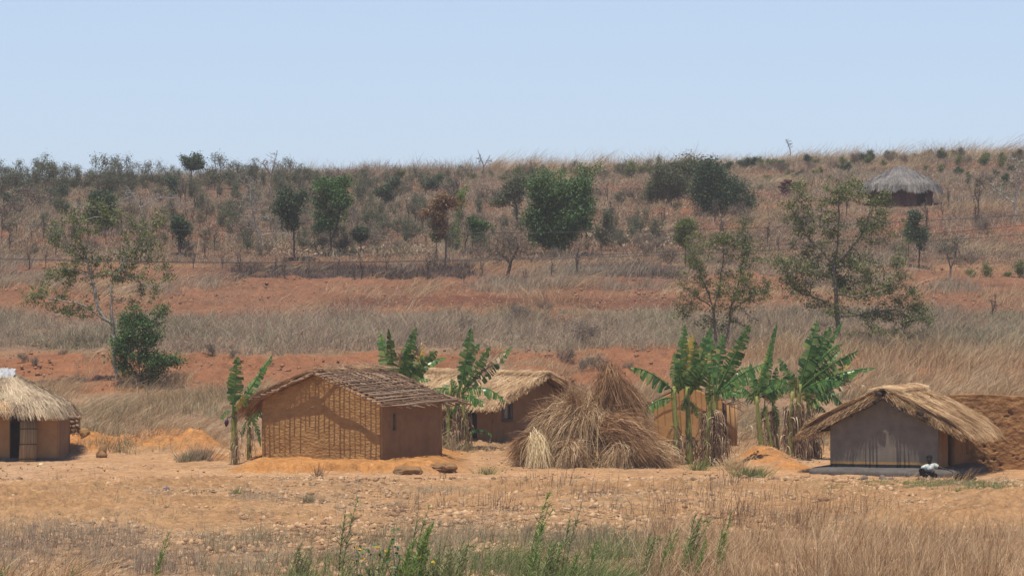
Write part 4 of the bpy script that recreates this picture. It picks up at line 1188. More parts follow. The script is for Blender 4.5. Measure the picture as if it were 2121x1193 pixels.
banana(1478, 972, 119.9, 'banana with the broad leaf leaning right and a thick skirt of dead leaves',
       [(1480, 972, 1483, 805, .105), (1462, 972, 1470, 830, .09)],
       [(1484, 812, 1552, 672, .0, 21, 'g', -.2), (1482, 812, 1498, 690, .02, 16, 'g', .2), (1486, 815, 1584, 752, .14, 19, 'g', -.3), (1486, 820, 1548, 788, .15, 9, 'y', -.2),
        (1480, 812, 1470, 690, -.02, 17, 'g', .3), (1470, 850, 1467, 770, .0, 11, 'g'), (1484, 818, 1530, 815, .3, 12, 'g'), (1486, 812, 1530, 730, .05, 15, 'g', .2)],
       [(1480, 845, 965, 20, 260), (1462, 850, 965, 18, 220), (1500, 900, 965, 14, 80)])
banana(1577, 928, 126.5, 'slim banana on the left of the right clump beside the dirt heap',
       [(1578, 930, 1566, 820, .085)],
       [(1567, 828, 1610, 668, -.06, 10, 'g', .2), (1566, 828, 1520, 795, .18, 11, 'g', -.3), (1568, 826, 1598, 735, .0, 15, 'g', -.1), (1567, 826, 1642, 776, .16, 12, 'g', -.3),
        (1565, 826, 1555, 752, .0, 13, 'g', .2), (1568, 828, 1500, 805, .25, 12, 'g'), (1566, 826, 1603, 700, .03, 10, 'y', .3)],
       [(1577, 860, 925, 8, 50)])
banana(1603, 935, 126.9, 'thin bent banana with drooping torn leaves in the right clump',
       [(1598, 938, 1585, 840, .06), (1612, 938, 1600, 830, .07)],
       [(1600, 838, 1582, 790, .1, 10, 'g'), (1600, 836, 1630, 780, .06, 12, 'g'), (1588, 842, 1575, 880, .5, 8, 'g'), (1602, 836, 1560, 785, .2, 11, 'g', -.3),
        (1603, 838, 1612, 885, .4, 9, 'g'), (1600, 834, 1608, 760, .0, 12, 'g')],
       [(1600, 850, 935, 12, 90)])
banana(1652, 952, 123.8, 'tallest banana of the right clump with a big fan of torn leaves',
       [(1650, 955, 1656, 795, .115), (1636, 950, 1640, 810, .085)],
       [(1655, 805, 1692, 664, -.06, 23, 'g', -.1), (1656, 805, 1748, 664, -.02, 10, 'g', .3), (1655, 803, 1720, 676, .02, 20, 'g', .0), (1658, 806, 1776, 725, .10, 17, 'g', -.4),
        (1660, 808, 1812, 762, .14, 12, 'g', -.1), (1654, 803, 1704, 712, .03, 20, 'g', .3), (1660, 812, 1745, 792, .28, 18, 'g', -.4), (1650, 806, 1580, 786, .2, 13, 'g', -.4),
        (1658, 806, 1745, 722, .05, 16, 'g', .4), (1658, 812, 1748, 842, .42, 16, 'g', -.2), (1652, 806, 1612, 742, .06, 13, 'g'), (1656, 806, 1764, 755, .06, 11, 'y', .2)],
       [(1650, 830, 950, 16, 260), (1636, 840, 950, 16, 200), (1668, 870, 950, 14, 120)])
banana(1672, 955, 124.8, 'banana at the right edge of the right clump close to the golden thatch',
       [(1670, 958, 1676, 830, .09)],
       [(1676, 838, 1735, 815, .3, 19, 'g', -.2), (1676, 838, 1700, 770, .05, 15, 'g'), (1675, 838, 1765, 790, .2, 14, 'g', .2), (1676, 840, 1715, 862, .4, 14, 'g'), (1674, 838, 1680, 780, .0, 14, 'g'),
        (1676, 838, 1780, 770, .1, 11, 'g', .4)],
       [(1672, 850, 955, 16, 220), (1690, 890, 955, 12, 80)])

# ------------------------------------------------------------------ trees
def grow(start_pts, attract, step, infl, kill, rs, iters=90, parents=None):
    N = [np.array(p, float) for p in start_pts]
    par = parents if parents is not None else [-1] + list(range(len(start_pts) - 1))
    par = list(par); A = attract.copy()
    for it in range(iters):
        if len(A) == 0: break
        NP = np.array(N)
        d = np.linalg.norm(A[:, None] - NP[None], axis=2)
        near = d.argmin(1); dm = d[np.arange(len(A)), near]
        act = dm < infl
        if not act.any(): act = dm <= dm.min() + .01
        new = 0
        for k in np.unique(near[act]):
            v = nrm(A[(near == k) & act] - NP[k]).mean(0) + rs.normal(size=3) * .13
            L = np.linalg.norm(v)
            if L < 1e-3: continue
            p = NP[k] + v / L * step
            if np.min(np.linalg.norm(NP - p, axis=1)) < step * .35: continue
            N.append(p); par.append(int(k)); new += 1
        NP = np.array(N)
        d = np.linalg.norm(A[:, None] - NP[None], axis=2).min(1)
        A = A[d > kill]
        if new == 0: break
    return np.array(N), np.array(par)

def tree_mesh(seed, height, crowns, trunks, nattr=260, step=None, tip=.006, rexp=2.3, nleaf=5000, lsize=.1, lspread=.16, depth=.8, leafy=1.0, clump=12, tipsonly=True, droop=0.0, rmax=None):
    """crowns: list of (x,z,rx,rz) in metres relative to base; trunks: polylines in x,z"""
    rs = np.random.RandomState(seed)
    step = step or height * .035
    vol = np.array([c[2] * c[3] for c in crowns]); vol = vol / vol.sum()
    A = []
    for c, v in zip(crowns, vol):
        m = max(4, int(nattr * v)); nb = max(5, min(12, m // 7))
        bc = nrm(rs.normal(size=(nb, 3))) * (rs.rand(nb, 1) ** .45) * .82
        br = .26 + .26 * rs.rand(nb)
        w_ = rs.randint(0, nb, m); q = nrm(rs.normal(size=(m, 3))) * (rs.rand(m, 1) ** .4) * br[w_][:, None] + bc[w_]
        dy = min(c[2], c[3] * 1.2) * depth
        yo = rs.normal() * dy * .3
        A.append(np.stack([c[0] + q[:, 0] * c[2], yo + q[:, 1] * dy, c[1] + q[:, 2] * c[3]], -1))
    A = np.concatenate(A)
    S = []; par = []
    for tr in trunks:
        first = len(S)
        for k, (x, z, *yy) in enumerate(tr):
            y = yy[0] if yy else 0
            if k == 0:
                if S:
                    pr = int(np.argmin([math.dist((x, z), (s[0], s[2])) for s in S])); last = np.array(S[pr]); continue_par = pr
                    continue
                S.append((x, y, z)); par.append(-1); last = np.array(S[-1]); continue_par = 0; continue
            q = np.array((x, y, z), float); m = max(1, int(np.linalg.norm(q - last) / step))
            for t in range(1, m + 1):
                p = last + (q - last) * t / m + (rs.normal(size=3) * step * .10 if t < m else 0)
                S.append(tuple(p)); par.append(continue_par); continue_par = len(S) - 1
            last = q
    N, par = grow(S, A, step, height * 5, step * 1.6, rs, 100, par)
    nc = np.zeros(len(N), int)
    for k in range(len(N) - 1, 0, -1):
        if par[k] >= 0: nc[par[k]] += 1
    R = np.zeros(len(N)) + 0
    for k in range(len(N) - 1, -1, -1):
        if R[k] == 0: R[k] = tip ** rexp
        if par[k] >= 0: R[par[k]] += R[k] * (1.0)
    R = R ** (1 / rexp)
    if rmax is not None and R.max() > rmax: R = np.where(R > tip * 1.5, tip * 1.5 + (R - tip * 1.5) * (rmax - tip * 1.5) / (R.max() - tip * 1.5), R)
    ch = np.where(par >= 0)[0]
    g = G(); big = R[ch] > tip * 3
    for sel, sd in ((big, 7), (~big, 4)):
        c = ch[sel]
        if len(c): tubes(g, N[par[c]], N[c], np.minimum(R[par[c]], R[c] * 1.3), R[c], sd)
    # twigs
    tips = np.where(R < tip * 2.3)[0]
    k = tips[rs.randint(0, len(tips), len(tips) * 2)]
    tw = N[k] + rs.normal(size=(len(k), 3)) * step * .8 + [0, 0, step * .3]
    tubes(g, N[k], tw, tip * .8, tip * .35, 3)
    gl = None
    if nleaf:
        src = np.concatenate([N[tips], tw]) if tipsonly else np.concatenate([N, tw])
        m = max(1, int(nleaf * (1.35 if tipsonly else 1.1) / clump))
        cc = src[rs.randint(0, len(src), m)]
        L = np.repeat(cc, clump, 0) + rs.normal(size=(m * clump, 3)) * lspread * .85 * np.array([1, 1, .75])
        L[:, 2] -= droop * rs.rand(len(L))
        gl = G(); leaf_quads(gl, L, lsize * (.45 + .6 * rs.rand(len(L)) ** 1.5), rs, .5, .7)
    return g, gl

def tree(name, label, cat, px, py, crowns, trunks, bark, leafm, group=None, Y=None, trunk_name='trunk', **kw):
    """crowns/trunks in photo pixels"""
    if Y is None: p = ground_pt(px, py)
    else:
        p = P(px, py, Y); p.z = gh(p.x, p.y)
    k = p.y / F; z0 = p.z
    cz = lambda y: ZC - (y - CY) * k - z0
    cx = lambda x: (x - CX) * k - p.x
    cr = [(cx(a), cz(b), c * k, d * k) for a, b, c, d in crowns]
    tr = [[(cx(q[0]), cz(q[1])) + tuple(q[2:]) for q in t] for t in trunks]
    tr[0][0] = (tr[0][0][0], -.05)
    top = max(c[1] + c[3] for c in cr)
    g, gl = tree_mesh(kw.pop('seed', int(px)), top, cr, tr, **kw)
    o = empty(name, p, label, cat, group)
    g.build(trunk_name, M[bark], o)
    if gl: gl.build('crown', M[leafm], o)
    return o

# three large open trees
tree('open_tree', 'tall open tree with pale forked limbs at the left, behind the leafy shrub', 'tree', 243, 800,
     [(150, 470, 45, 45), (230, 450, 50, 35), (310, 480, 40, 40), (130, 580, 65, 35), (90, 610, 50, 22), (250, 560, 70, 50), (330, 575, 30, 45), (180, 530, 60, 40), (300, 530, 50, 40), (150, 650, 50, 20), (60, 630, 30, 20), (300, 620, 50, 20), (340, 450, 20, 20)],
     [[(243, 800), (236, 730), (234, 672)], [(234, 672), (215, 660), (175, 632, -.3), (120, 620, -.5), (60, 612, -.6)], [(215, 660), (203, 640), (190, 575), (180, 540), (160, 470, .2), (150, 430, .2)],
      [(234, 672), (231, 640), (232, 585), (250, 550), (275, 530, .3), (300, 480, .3), (325, 445, .3)], [(190, 575), (160, 560, -.3), (110, 558, -.4)], [(190, 575), (222, 565), (275, 578, -.4), (330, 600, -.5)],
      [(180, 540), (140, 520, .3), (100, 500, .3)], [(232, 585), (255, 555, -.4), (262, 520, -.4)]],
     'bark_pale', 'leaf_olive', Y=150, nattr=760, tip=.010, rexp=2.15, nleaf=13500, lsize=.13, lspread=.11, clump=9, step=.22, rmax=.13, tipsonly=False)
tree('open_tree', 'largest open tree with grey twisted limbs rising behind the right banana clump', 'tree', 1738, 745,
     [(1740, 420, 70, 45), (1700, 480, 80, 45), (1790, 470, 60, 50), (1650, 400, 30, 30), (1830, 420, 30, 40), (1640, 540, 45, 35), (1820, 560, 60, 35), (1880, 600, 45, 30), (1740, 560, 110, 45), (1900, 645, 45, 22),
      (1850, 655, 75, 30), (1650, 600, 50, 28), (1810, 700, 80, 28), (1720, 640, 70, 30), (1760, 380, 45, 28), (1860, 510, 35, 28), (1625, 450, 25, 45), (1905, 660, 45, 30), (1790, 610, 80, 30), (1870, 700, 50, 25), (1690, 420, 35, 40)],
     [[(1738, 745), (1735, 680), (1732, 610), (1727, 555)], [(1727, 555), (1700, 515), (1665, 485, .3), (1640, 430, .4)], [(1727, 555), (1735, 500), (1738, 450, -.2), (1735, 400, -.2)],
      [(1727, 555), (1750, 530), (1785, 490, .3), (1810, 430, .4)], [(1732, 610), (1770, 615, -.5), (1830, 600, -.8), (1860, 560, -.8)], [(1735, 660), (1790, 650, -.4), (1850, 640, -.6), (1900, 660, -.7)],
      [(1727, 580), (1690, 560, -.5), (1650, 560, -.6)], [(1733, 640), (1700, 620, .5), (1650, 600, .6)], [(1735, 690), (1760, 700, -.5), (1800, 710, -.7)]],
     'bark_grey', 'leaf_olive', Y=163, nattr=1700, tip=.010, rexp=2.15, nleaf=30000, lsize=.13, lspread=.15, clump=9, step=.22, rmax=.24, tipsonly=False)
tree('open_tree', 'twiggy open tree with twin thin trunks standing left of the largest tree', 'tree', 1486, 760,
     [(1490, 500, 55, 35), (1440, 540, 45, 45), (1550, 520, 45, 50), (1420, 620, 45, 35), (1500, 600, 70, 50), (1560, 610, 35, 45), (1400, 660, 25, 15), (1480, 680, 60, 22), (1550, 670, 40, 18), (1540, 460, 15, 30)],
     [[(1486, 760), (1482, 690), (1478, 640)], [(1478, 640), (1460, 590), (1440, 540, .2), (1425, 500, .3)], [(1478, 640), (1492, 590), (1498, 530, -.2), (1500, 480, -.2)], [(1484, 740), (1505, 700, .2), (1512, 650, .3), (1530, 590, .4), (1545, 520, .4), (1545, 465, .4)],
      [(1478, 640), (1440, 610, -.4), (1405, 590, -.5)], [(1512, 650, .3), (1545, 620, -.3), (1590, 600, -.5)]],
     'bark_grey', 'leaf_olive', Y=160, nattr=1000, tip=.010, rexp=2.2, nleaf=14000, lsize=.12, lspread=.13, clump=9, step=.22, rmax=.11, tipsonly=False)
# leafy shrub at the foot of the left tree
tree('leafy_shrub', 'dense glossy green shrub spilling right from the foot of the pale limbed tree', 'shrub', 290, 803,
     [(290, 690, 55, 50), (260, 730, 30, 45), (320, 740, 50, 40), (360, 745, 32, 18), (340, 650, 20, 22), (300, 785, 35, 16), (275, 655, 30, 20), (250, 770, 12, 30)],
     [[(290, 803), (288, 760), (285, 720)], [(290, 790), (320, 760, -.3), (350, 745, -.4)], [(288, 780), (262, 750, .2), (255, 700, .2)], [(285, 720), (310, 690), (320, 660)]],
     'bark_grey', 'leaf_green', Y=149, nattr=300, tip=.008, nleaf=15000, lsize=.13, lspread=.17, clump=14, step=.2, rmax=.07)

# named hillside trees
T = tree
T('dark_tree', 'dark round crowned tree on a thin stem, left of a pair at the fence line', 'tree', 610, 541, [(598, 420, 36, 30), (605, 450, 28, 20)], [[(610, 541), (609, 490), (603, 450)], [(609, 480), (590, 440)]], 'bark_dark', 'leaf_dark', nattr=130, nleaf=7000, lsize=.17, lspread=.22, tip=.014, rmax=.10)
T('dark_tree', 'taller green tree with a bright top and twin stems, right of the two dark trees', 'tree', 686, 530, [(690, 410, 42, 35), (700, 385, 35, 18), (680, 460, 28, 22), (660, 380, 15, 12)], [[(686, 530), (684, 490), (690, 450)], [(686, 500), (700, 460), (706, 420)]], 'bark_dark', 'leaf_green', nattr=170, nleaf=8500, lsize=.17, lspread=.24, tip=.014, rmax=.09)
T('bright_sapling', 'small bright yellow green sapling top beside the taller dark tree', 'sapling', 712, 500, [(715, 380, 30, 12), (728, 376, 16, 8)], [[(712, 500), (712, 400)]], 'bark_dark', 'leaf_bright', nattr=40, nleaf=900, lsize=.15, lspread=.15, tip=.01, rmax=.03)
T('rusty_tree', 'tree with half withered rust brown crown and a bright green right side', 'tree', 920, 562, [(905, 440, 32, 24), (925, 415, 30, 16), (905, 480, 16, 22)], [[(920, 562), (924, 510), (922, 470), (915, 440)]], 'bark_grey', 'leaf_rust', nattr=130, nleaf=5200, lsize=.17, lspread=.2, tip=.014, rmax=.09)
T('bright_sapling', 'bright yellow green sapling crown touching the right of the rusty tree', 'sapling', 948, 520, [(958, 405, 26, 14), (965, 390, 14, 8)], [[(948, 520), (950, 430)]], 'bark_grey', 'leaf_bright', nattr=40, nleaf=1200, lsize=.15, lspread=.16, tip=.01, rmax=.03)
T('green_undershrub', 'green sapling in front of the rusty tree stem', 'sapling', 905, 545, [(902, 490, 14, 24), (915, 485, 12, 14)], [[(905, 545), (904, 510)]], 'bark_grey', 'leaf_green', nattr=40, nleaf=1500, lsize=.15, lspread=.16, tip=.01, rmax=.03)
T('vine_tree', 'big leafy vine hung tree with pale new leaves on top, centre of the hillside', 'tree', 1150, 530, [(1160, 480, 62, 50), (1130, 440, 42, 60), (1190, 430, 38, 60), (1120, 380, 35, 25), (1160, 395, 40, 30), (1205, 375, 22, 22)],
  [[(1150, 530), (1150, 480), (1145, 430)], [(1150, 480), (1185, 440), (1195, 390)], [(1150, 500), (1120, 450), (1115, 390)]], 'bark_grey', 'leaf_green', nattr=420, nleaf=26000, lsize=.20, lspread=.30, tip=.016, droop=.5, rmax=.14, clump=16)
T('pale_leaved_tree', 'pale yellow leaved tree standing out at the top right of the vine hung tree', 'tree', 1215, 500, [(1222, 352, 26, 14), (1208, 372, 20, 22), (1140, 362, 45, 16), (1200, 420, 20, 34), (1120, 400, 24, 30), (1160, 450, 26, 30)], [[(1215, 500), (1212, 430), (1215, 380)], [(1212, 430), (1150, 375)]], 'bark_grey', 'leaf_yellowg', nattr=200, nleaf=7000, lsize=.17, lspread=.22, tip=.012, rmax=.05)
T('broad_bush', 'darkest and largest round bush high on the hill, centre right', 'bush', 1490, 446, [(1490, 405, 62, 38), (1465, 360, 35, 30), (1525, 420, 30, 26), (1445, 400, 30, 22)], [[(1490, 446), (1490, 410)], [(1490, 440), (1460, 390)], [(1490, 440), (1520, 415)]], 'bark_dark', 'leaf_dark', nattr=350, nleaf=26000, lsize=.19, lspread=.46, tip=.014, rmax=.09, clump=16)
T('broad_bush', 'grey green bush joined to the left of the darkest round bush', 'bush', 1390, 428, [(1385, 375, 52, 34), (1400, 345, 40, 20), (1350, 400, 25, 22), (1430, 345, 25, 14), (1410, 395, 30, 25)], [[(1390, 428), (1388, 385)], [(1390, 420), (1360, 385)], [(1390, 415), (1420, 370)]], 'bark_dark', 'leaf_greyg', nattr=300, nleaf=15000, lsize=.19, lspread=.34, tip=.014, rmax=.08, clump=14)
T('bare_bush_tree', 'brown leafless bushy tree on a leaning dark stump in the middle of the fence line', 'tree', 1048, 586, [(1045, 500, 52, 34), (1030, 530, 40, 25), (1070, 520, 40, 30)], [[(1048, 586), (1054, 560), (1057, 545)], [(1057, 545), (1030, 520)], [(1057, 545), (1075, 510)]], 'bark_dark', 'leaf_dry', nattr=380, nleaf=2600, lsize=.10, lspread=.3, tip=.013, rmax=.13, clump=3)
T('bleached_tree', 'pale bleached bare tree with a thick dark stump on the left hillside', 'bare tree', 538, 520, [(520, 430, 45, 60), (560, 470, 60, 30), (500, 380, 20, 25), (600, 480, 40, 12), (530, 380, 20, 20)], [[(538, 520), (540, 495), (530, 470), (520, 420), (518, 380)], [(535, 490), (580, 480), (650, 500)]], 'bark_pale', 'leaf_dry', nattr=420, nleaf=700, lsize=.1, lspread=.3, tip=.010, rmax=.08, clump=2)
T('bleached_tree', 'low spreading bleached branches below the ridge left of the tall bare tree', 'bare tree', 300, 470, [(270, 405, 35, 22), (330, 410, 45, 18), (370, 425, 30, 10)], [[(300, 470), (290, 430), (275, 400)], [(290, 430), (330, 410), (370, 410)]], 'bark_pale', 'leaf_dry', nattr=260, nleaf=0, tip=.010, rmax=.05)
T('forked_sapling', 'dark crown on two thin forked stems at the right, with a yellow tip', 'tree', 1903, 556, [(1897, 450, 17, 22), (1892, 480, 24, 18), (1905, 490, 18, 12)], [[(1903, 556), (1905, 515), (1895, 480)], [(1905, 520), (1912, 490)]], 'bark_dark', 'leaf_dark', nattr=90, nleaf=3800, lsize=.15, lspread=.18, tip=.012, rmax=.05)
T('forked_sapling', 'lighter sapling just left of the forked dark sapling', 'sapling', 1882, 545, [(1884, 490, 18, 14), (1880, 470, 14, 10)], [[(1882, 545), (1882, 500)]], 'bark_dark', 'leaf_olive', nattr=50, nleaf=1500, lsize=.13, lspread=.15, tip=.01, rmax=.03)
T('vase_tree', 'bare vase shaped tree right of the forked sapling', 'bare tree', 1968, 585, [(1970, 505, 35, 25), (1955, 490, 20, 15), (1985, 540, 15, 20)], [[(1968, 585), (1969, 560), (1978, 530), (1985, 500)], [(1969, 560), (1962, 525), (1950, 495)]], 'bark_grey', 'leaf_greyg', nattr=150, nleaf=700, lsize=.11, lspread=.2, tip=.012, rmax=.06, clump=4)
T('crooked_tree', 'crooked pale bare tree at the right edge of the hillside', 'bare tree', 2105, 455, [(2100, 330, 30, 25), (2070, 390, 40, 25), (2115, 360, 22, 40)], [[(2105, 455), (2100, 420), (2112, 380), (2100, 330)], [(2100, 420), (2060, 395)]], 'bark_white', 'leaf_greyg', nattr=200, nleaf=1200, lsize=.12, lspread=.25, tip=.014, rmax=.08, clump=4)
T('ridge_tree', 'dark flat topped tree standing clear above the left ridge', 'tree', 395, 400, [(400, 335, 26, 14), (385, 330, 20, 10), (412, 328, 14, 10)], [[(395, 400), (396, 360), (400, 345)]], 'bark_dark', 'leaf_dark', nattr=90, nleaf=4200, lsize=.20, lspread=.24, tip=.014, rmax=.06)
T('ridge_bare_tree', 'tallest leafless tree on the left ridge against the sky', 'bare tree', 563, 400, [(562, 335, 36, 26), (580, 350, 25, 15)], [[(563, 400), (562, 365), (570, 330), (575, 312)], [(562, 365), (545, 340)]], 'bark_grey', 'leaf_dry', nattr=140, nleaf=160, lsize=.12, lspread=.2, tip=.014, rmax=.05, clump=2)
T('ridge_bare_tree', 'small spiky leafless tree on the skyline above the vine hung tree', 'bare tree', 1003, 362, [(996, 328, 18, 18), (1012, 335, 12, 12)], [[(1003, 362), (1002, 345), (990, 312)], [(1002, 345), (1015, 322)]], 'bark_grey', 'leaf_dry', nattr=60, nleaf=0, tip=.015, rmax=.04)
T('ridge_bare_tree', 'thin forked leafless twig tree on the right skyline', 'bare tree', 1636, 335, [(1630, 300, 10, 12), (1642, 298, 8, 10)], [[(1636, 335), (1637, 312), (1630, 292)]], 'bark_grey', 'leaf_dry', nattr=26, nleaf=0, tip=.016, rmax=.035)
T('round_crown_tree', 'round leafy crown poking above the left of the twin stemmed open tree', 'tree', 1420, 560, [(1420, 480, 32, 22), (1410, 495, 28, 14), (1432, 468, 16, 10)], [[(1420, 560), (1420, 500)]], 'bark_dark', 'leaf_olive', nattr=90, nleaf=5000, lsize=.15, lspread=.2, tip=.012, rmax=.05)
T('round_bush', 'dark ball of foliage on a short stem right of the tall green tree', 'bush', 748, 525, [(746, 487, 18, 16)], [[(748, 525), (747, 495)]], 'bark_dark', 'leaf_dark', nattr=50, nleaf=2600, lsize=.15, lspread=.16, tip=.01, rmax=.04)
T('slender_bush', 'tall feathery grey green bush right of the vine hung tree', 'bush', 1245, 520, [(1247, 480, 22, 32), (1255, 450, 12, 16)], [[(1245, 520), (1246, 480)]], 'bark_grey', 'leaf_greyg', nattr=70, nleaf=2300, lsize=.14, lspread=.18, tip=.01, rmax=.04)
T('twin_bush', 'dark twin headed shrub between the rusty tree and the brown bare one', 'shrub', 978, 520, [(978, 470, 18, 20), (1005, 465, 14, 12), (990, 490, 15, 10)], [[(978, 520), (980, 490), (978, 470)], [(980, 495), (1003, 470)]], 'bark_dark', 'leaf_green', nattr=80, nleaf=3000, lsize=.15, lspread=.18, tip=.01, rmax=.04)
T('spreading_tree', 'tree with reddish green crown just left of the vine hung tree', 'tree', 1072, 470, [(1060, 390, 36, 26), (1045, 415, 26, 14), (1080, 370, 22, 14)], [[(1072, 470), (1070, 430), (1060, 400)], [(1070, 435), (1045, 415)]], 'bark_dark', 'leaf_greyg', nattr=150, nleaf=5200, lsize=.18, lspread=.24, tip=.014, rmax=.07)
T('hill_bush', 'dark bush on bare stems below the ridge, between the bright crown and the rusty tree', 'bush', 800, 432, [(800, 395, 26, 22), (818, 380, 14, 12)], [[(800, 432), (800, 405)]], 'bark_dark', 'leaf_dark', nattr=80, nleaf=2800, lsize=.18, lspread=.22, tip=.012, rmax=.05)
T('slim_sapling', 'thin leafy sapling with a pale crown above the pale litter strip', 'sapling', 1360, 512, [(1362, 470, 20, 22)], [[(1360, 512), (1360, 475)], [(1360, 500), (1352, 470)]], 'bark_grey', 'leaf_greyg', nattr=60, nleaf=900, lsize=.12, lspread=.18, tip=.01, rmax=.04)
T('dark_pillar_tree', 'dark tall tree behind the crown of the pale limbed tree', 'tree', 212, 490, [(208, 430, 32, 34), (195, 410, 20, 18), (225, 455, 18, 18)], [[(212, 490), (210, 450)]], 'bark_dark', 'leaf_dark', nattr=120, nleaf=5200, lsize=.19, lspread=.26, tip=.014, rmax=.07)
T('dark_pillar_tree', 'small dark tree on thin stems between the pale limbed tree and the bleached one', 'tree', 374, 530, [(374, 465, 24, 20), (380, 480, 18, 12)], [[(374, 530), (374, 490)], [(374, 510), (384, 485)]], 'bark_dark', 'leaf_dark', nattr=80, nleaf=3300, lsize=.16, lspread=.2, tip=.012, rmax=.05)
T('far_bush', 'dark round bush under the flat topped ridge tree', 'bush', 360, 410, [(360, 385, 20, 18)], [[(360, 410), (360, 390)]], 'bark_dark', 'leaf_dark', nattr=50, nleaf=2400, lsize=.19, lspread=.22, tip=.012, rmax=.04)

# ------------------------------------------------------------------ repeated bushes: one of each kind, then copies
def proto(name, seed, crowns, trunks, bark, leafm, **kw):
    h = max(c[1] + c[3] for c in crowns)
    g, gl = tree_mesh(seed, h, crowns, trunks, **kw)
    o = bpy.data.objects.new(name, None); COL.objects.link(o)
    g.build('trunk', M[bark], o)
    if gl: gl.build('crown', M[leafm], o)
    o['_h'] = h
    return o

def copy_tree(src, loc, rz, s, label, cat, group, used=set()):
    if src.name in used:
        o = src.copy(); COL.objects.link(o)
        for c in src.children:
            d = c.copy(); COL.objects.link(d); d.parent = o
    else:
        o = src; used.add(src.name)
    o.location = loc; o.rotation_euler = (0, 0, rz); o.scale = (s, s, s)
    tag(o, label, cat, group)
    return o

PR = {}
GC = [[(.1, 2.3, .8, .9), (.9, 1.6, .8, .7), (-.8, 1.7, .7, .8), (-.2, .9, 1.2, .5)], [(.0, 2.6, .5, .6), (.3, 1.5, .9, .5), (-.6, 2.0, .4, .6), (0, .7, 1.1, .5)],
      [(-.5, 2.0, .6, .9), (.7, 2.4, .5, .5), (.2, 1.0, 1.3, .5)], [(0, 1.9, 1.3, .5), (-.9, 1.5, .5, .5), (.3, 2.6, .3, .4), (0, .8, .7, .4)]]
for q in range(4):
    PR['grey%d' % q] = proto('straggly_tree', 301 + q, GC[q], [[(0, 0), (.1, .7), (-.1, 1.3)], [(.1, .7), (.6, 1.3)], [(0, .3), (-.5, 1.1)]],
                             'bark_grey', 'leaf_greyg', nattr=200, nleaf=2300, lsize=.16, lspread=.26, tip=.014, rmax=.05, clump=5, tipsonly=False)
    if q > 1: continue
    PR['dark%d' % q] = proto('dark_bush', 311 + q, [(0, 1.1, 1.0, .8), (.6, .9, .6, .5), (-.4, 1.5, .5, .4)], [[(0, 0), (0, .7)], [(0, .3), (.4, .8)]], 'bark_dark', 'leaf_dark',
                             nattr=90, nleaf=3000, lsize=.17, lspread=.24, tip=.012, rmax=.05)
    PR['olive%d' % q] = proto('green_bush', 321 + q, [(0, 1.1, .8, .8), (.3, .7, .7, .5)], [[(0, 0), (0, .7)], [(0, .2), (-.3, .8)]], 'bark_grey', 'leaf_olive',
                              nattr=80, nleaf=1800, lsize=.15, lspread=.22, tip=.011, rmax=.04)
    PR['dry%d' % q] = proto('dry_bush', 331 + q, [(0, 1.0, 1.0, .8), (.5, .8, .6, .6)], [[(0, 0), (0, .4)], [(0, .1), (.4, .6)], [(0, .1), (-.4, .6)]], 'bark_grey', 'leaf_dry',
                            nattr=190, nleaf=1300, lsize=.12, lspread=.25, tip=.014, rmax=.045, clump=4)
    PR['bare%d' % q] = proto('bare_sapling', 341 + q, [(0, 1.8, .5, .7), (.2, 1.2, .4, .5)], [[(0, 0), (.05, .7), (0, 1.3)], [(.05, .7), (.3, 1.4)]], 'bark_dark', 'leaf_dry',
                             nattr=70, nleaf=120, lsize=.12, lspread=.15, tip=.017, rmax=.055, clump=2)

RS = np.random.RandomState(777)
def put(kind, px, py, hpx, label, cat, group):
    src = PR[kind + str(RS.randint(4 if kind == 'grey' else 2))]
    p = ground_pt(px, py); s = hpx * p.y / F / src['_h']
    copy_tree(src, p, RS.rand() * 6.28, s, label, cat, group)

L1 = 'straggly grey green tree in the row along the left ridge against the sky'
for px, h in [(8, 60), (38, 55), (62, 50), (95, 62), (140, 42), (158, 58), (188, 40), (228, 55), (252, 48), (283, 40), (318, 46), (338, 40), (432, 34), (455, 48), (478, 40), (508, 36), (600, 40), (628, 30), (655, 34), (24, 44), (50, 36), (78, 48), (112, 40), (126, 50), (172, 46), (205, 50), (240, 40), (268, 52), (300, 34), (356, 44), (372, 36), (415, 40), (444, 34), (492, 44), (526, 38), (545, 34), (582, 38), (614, 42), (642, 40)]:
    put('grey', px, 398 - px * .02 + RS.rand() * 6, h * (.9 + .8 * RS.rand()), L1, 'tree', 'straggly trees along the left ridge')
L2 = 'low brown or green bush on the ridge line over the centre of the hill'
for k in range(58):
    px = 670 + k * 13.6 + RS.normal() * 6
    put(['dry', 'grey', 'grey', 'olive'][RS.randint(4)], px, 380 - (px - 680) * .026 + RS.rand() * 10, 18 + 24 * RS.rand(), L2, 'bush', 'bushes on the middle of the ridge')
L3 = 'small bush among blown grass on the right skyline'
for k in range(26):
    px = 1460 + k * 26 + RS.normal() * 8
    put(['dry', 'olive', 'dark'][RS.randint(3)], px, 350 - (px - 1460) * .035 + RS.rand() * 22, 12 + 20 * RS.rand(), L3, 'bush', 'bushes on the right of the ridge')
L4 = 'dark green bush scattered over the upper left hillside'
for px, py, h in [(22, 440, 40), (45, 415, 36), (62, 405, 34), (118, 420, 40), (130, 445, 26), (270, 410, 34), (240, 425, 20), (95, 465, 24), (700, 400, 30), (660, 500, 46), (690, 470, 30), (905, 405, 44), (935, 400, 30), (640, 410, 28)]:
    put('dark', px, py, h, L4, 'bush', 'dark bushes on the left hillside')
L5 = 'greyish scrubby bush in the thickets of the left hillside'
for k in range(165):
    px = RS.rand() * 900; py = 406 + 128 * RS.rand() ** 1.4
    put(['dry', 'grey', 'grey', 'grey', 'bare'][RS.randint(5)], px, py, 26 + 38 * RS.rand() ** 1.4, L5, 'bush', 'grey thicket bushes on the left hillside')
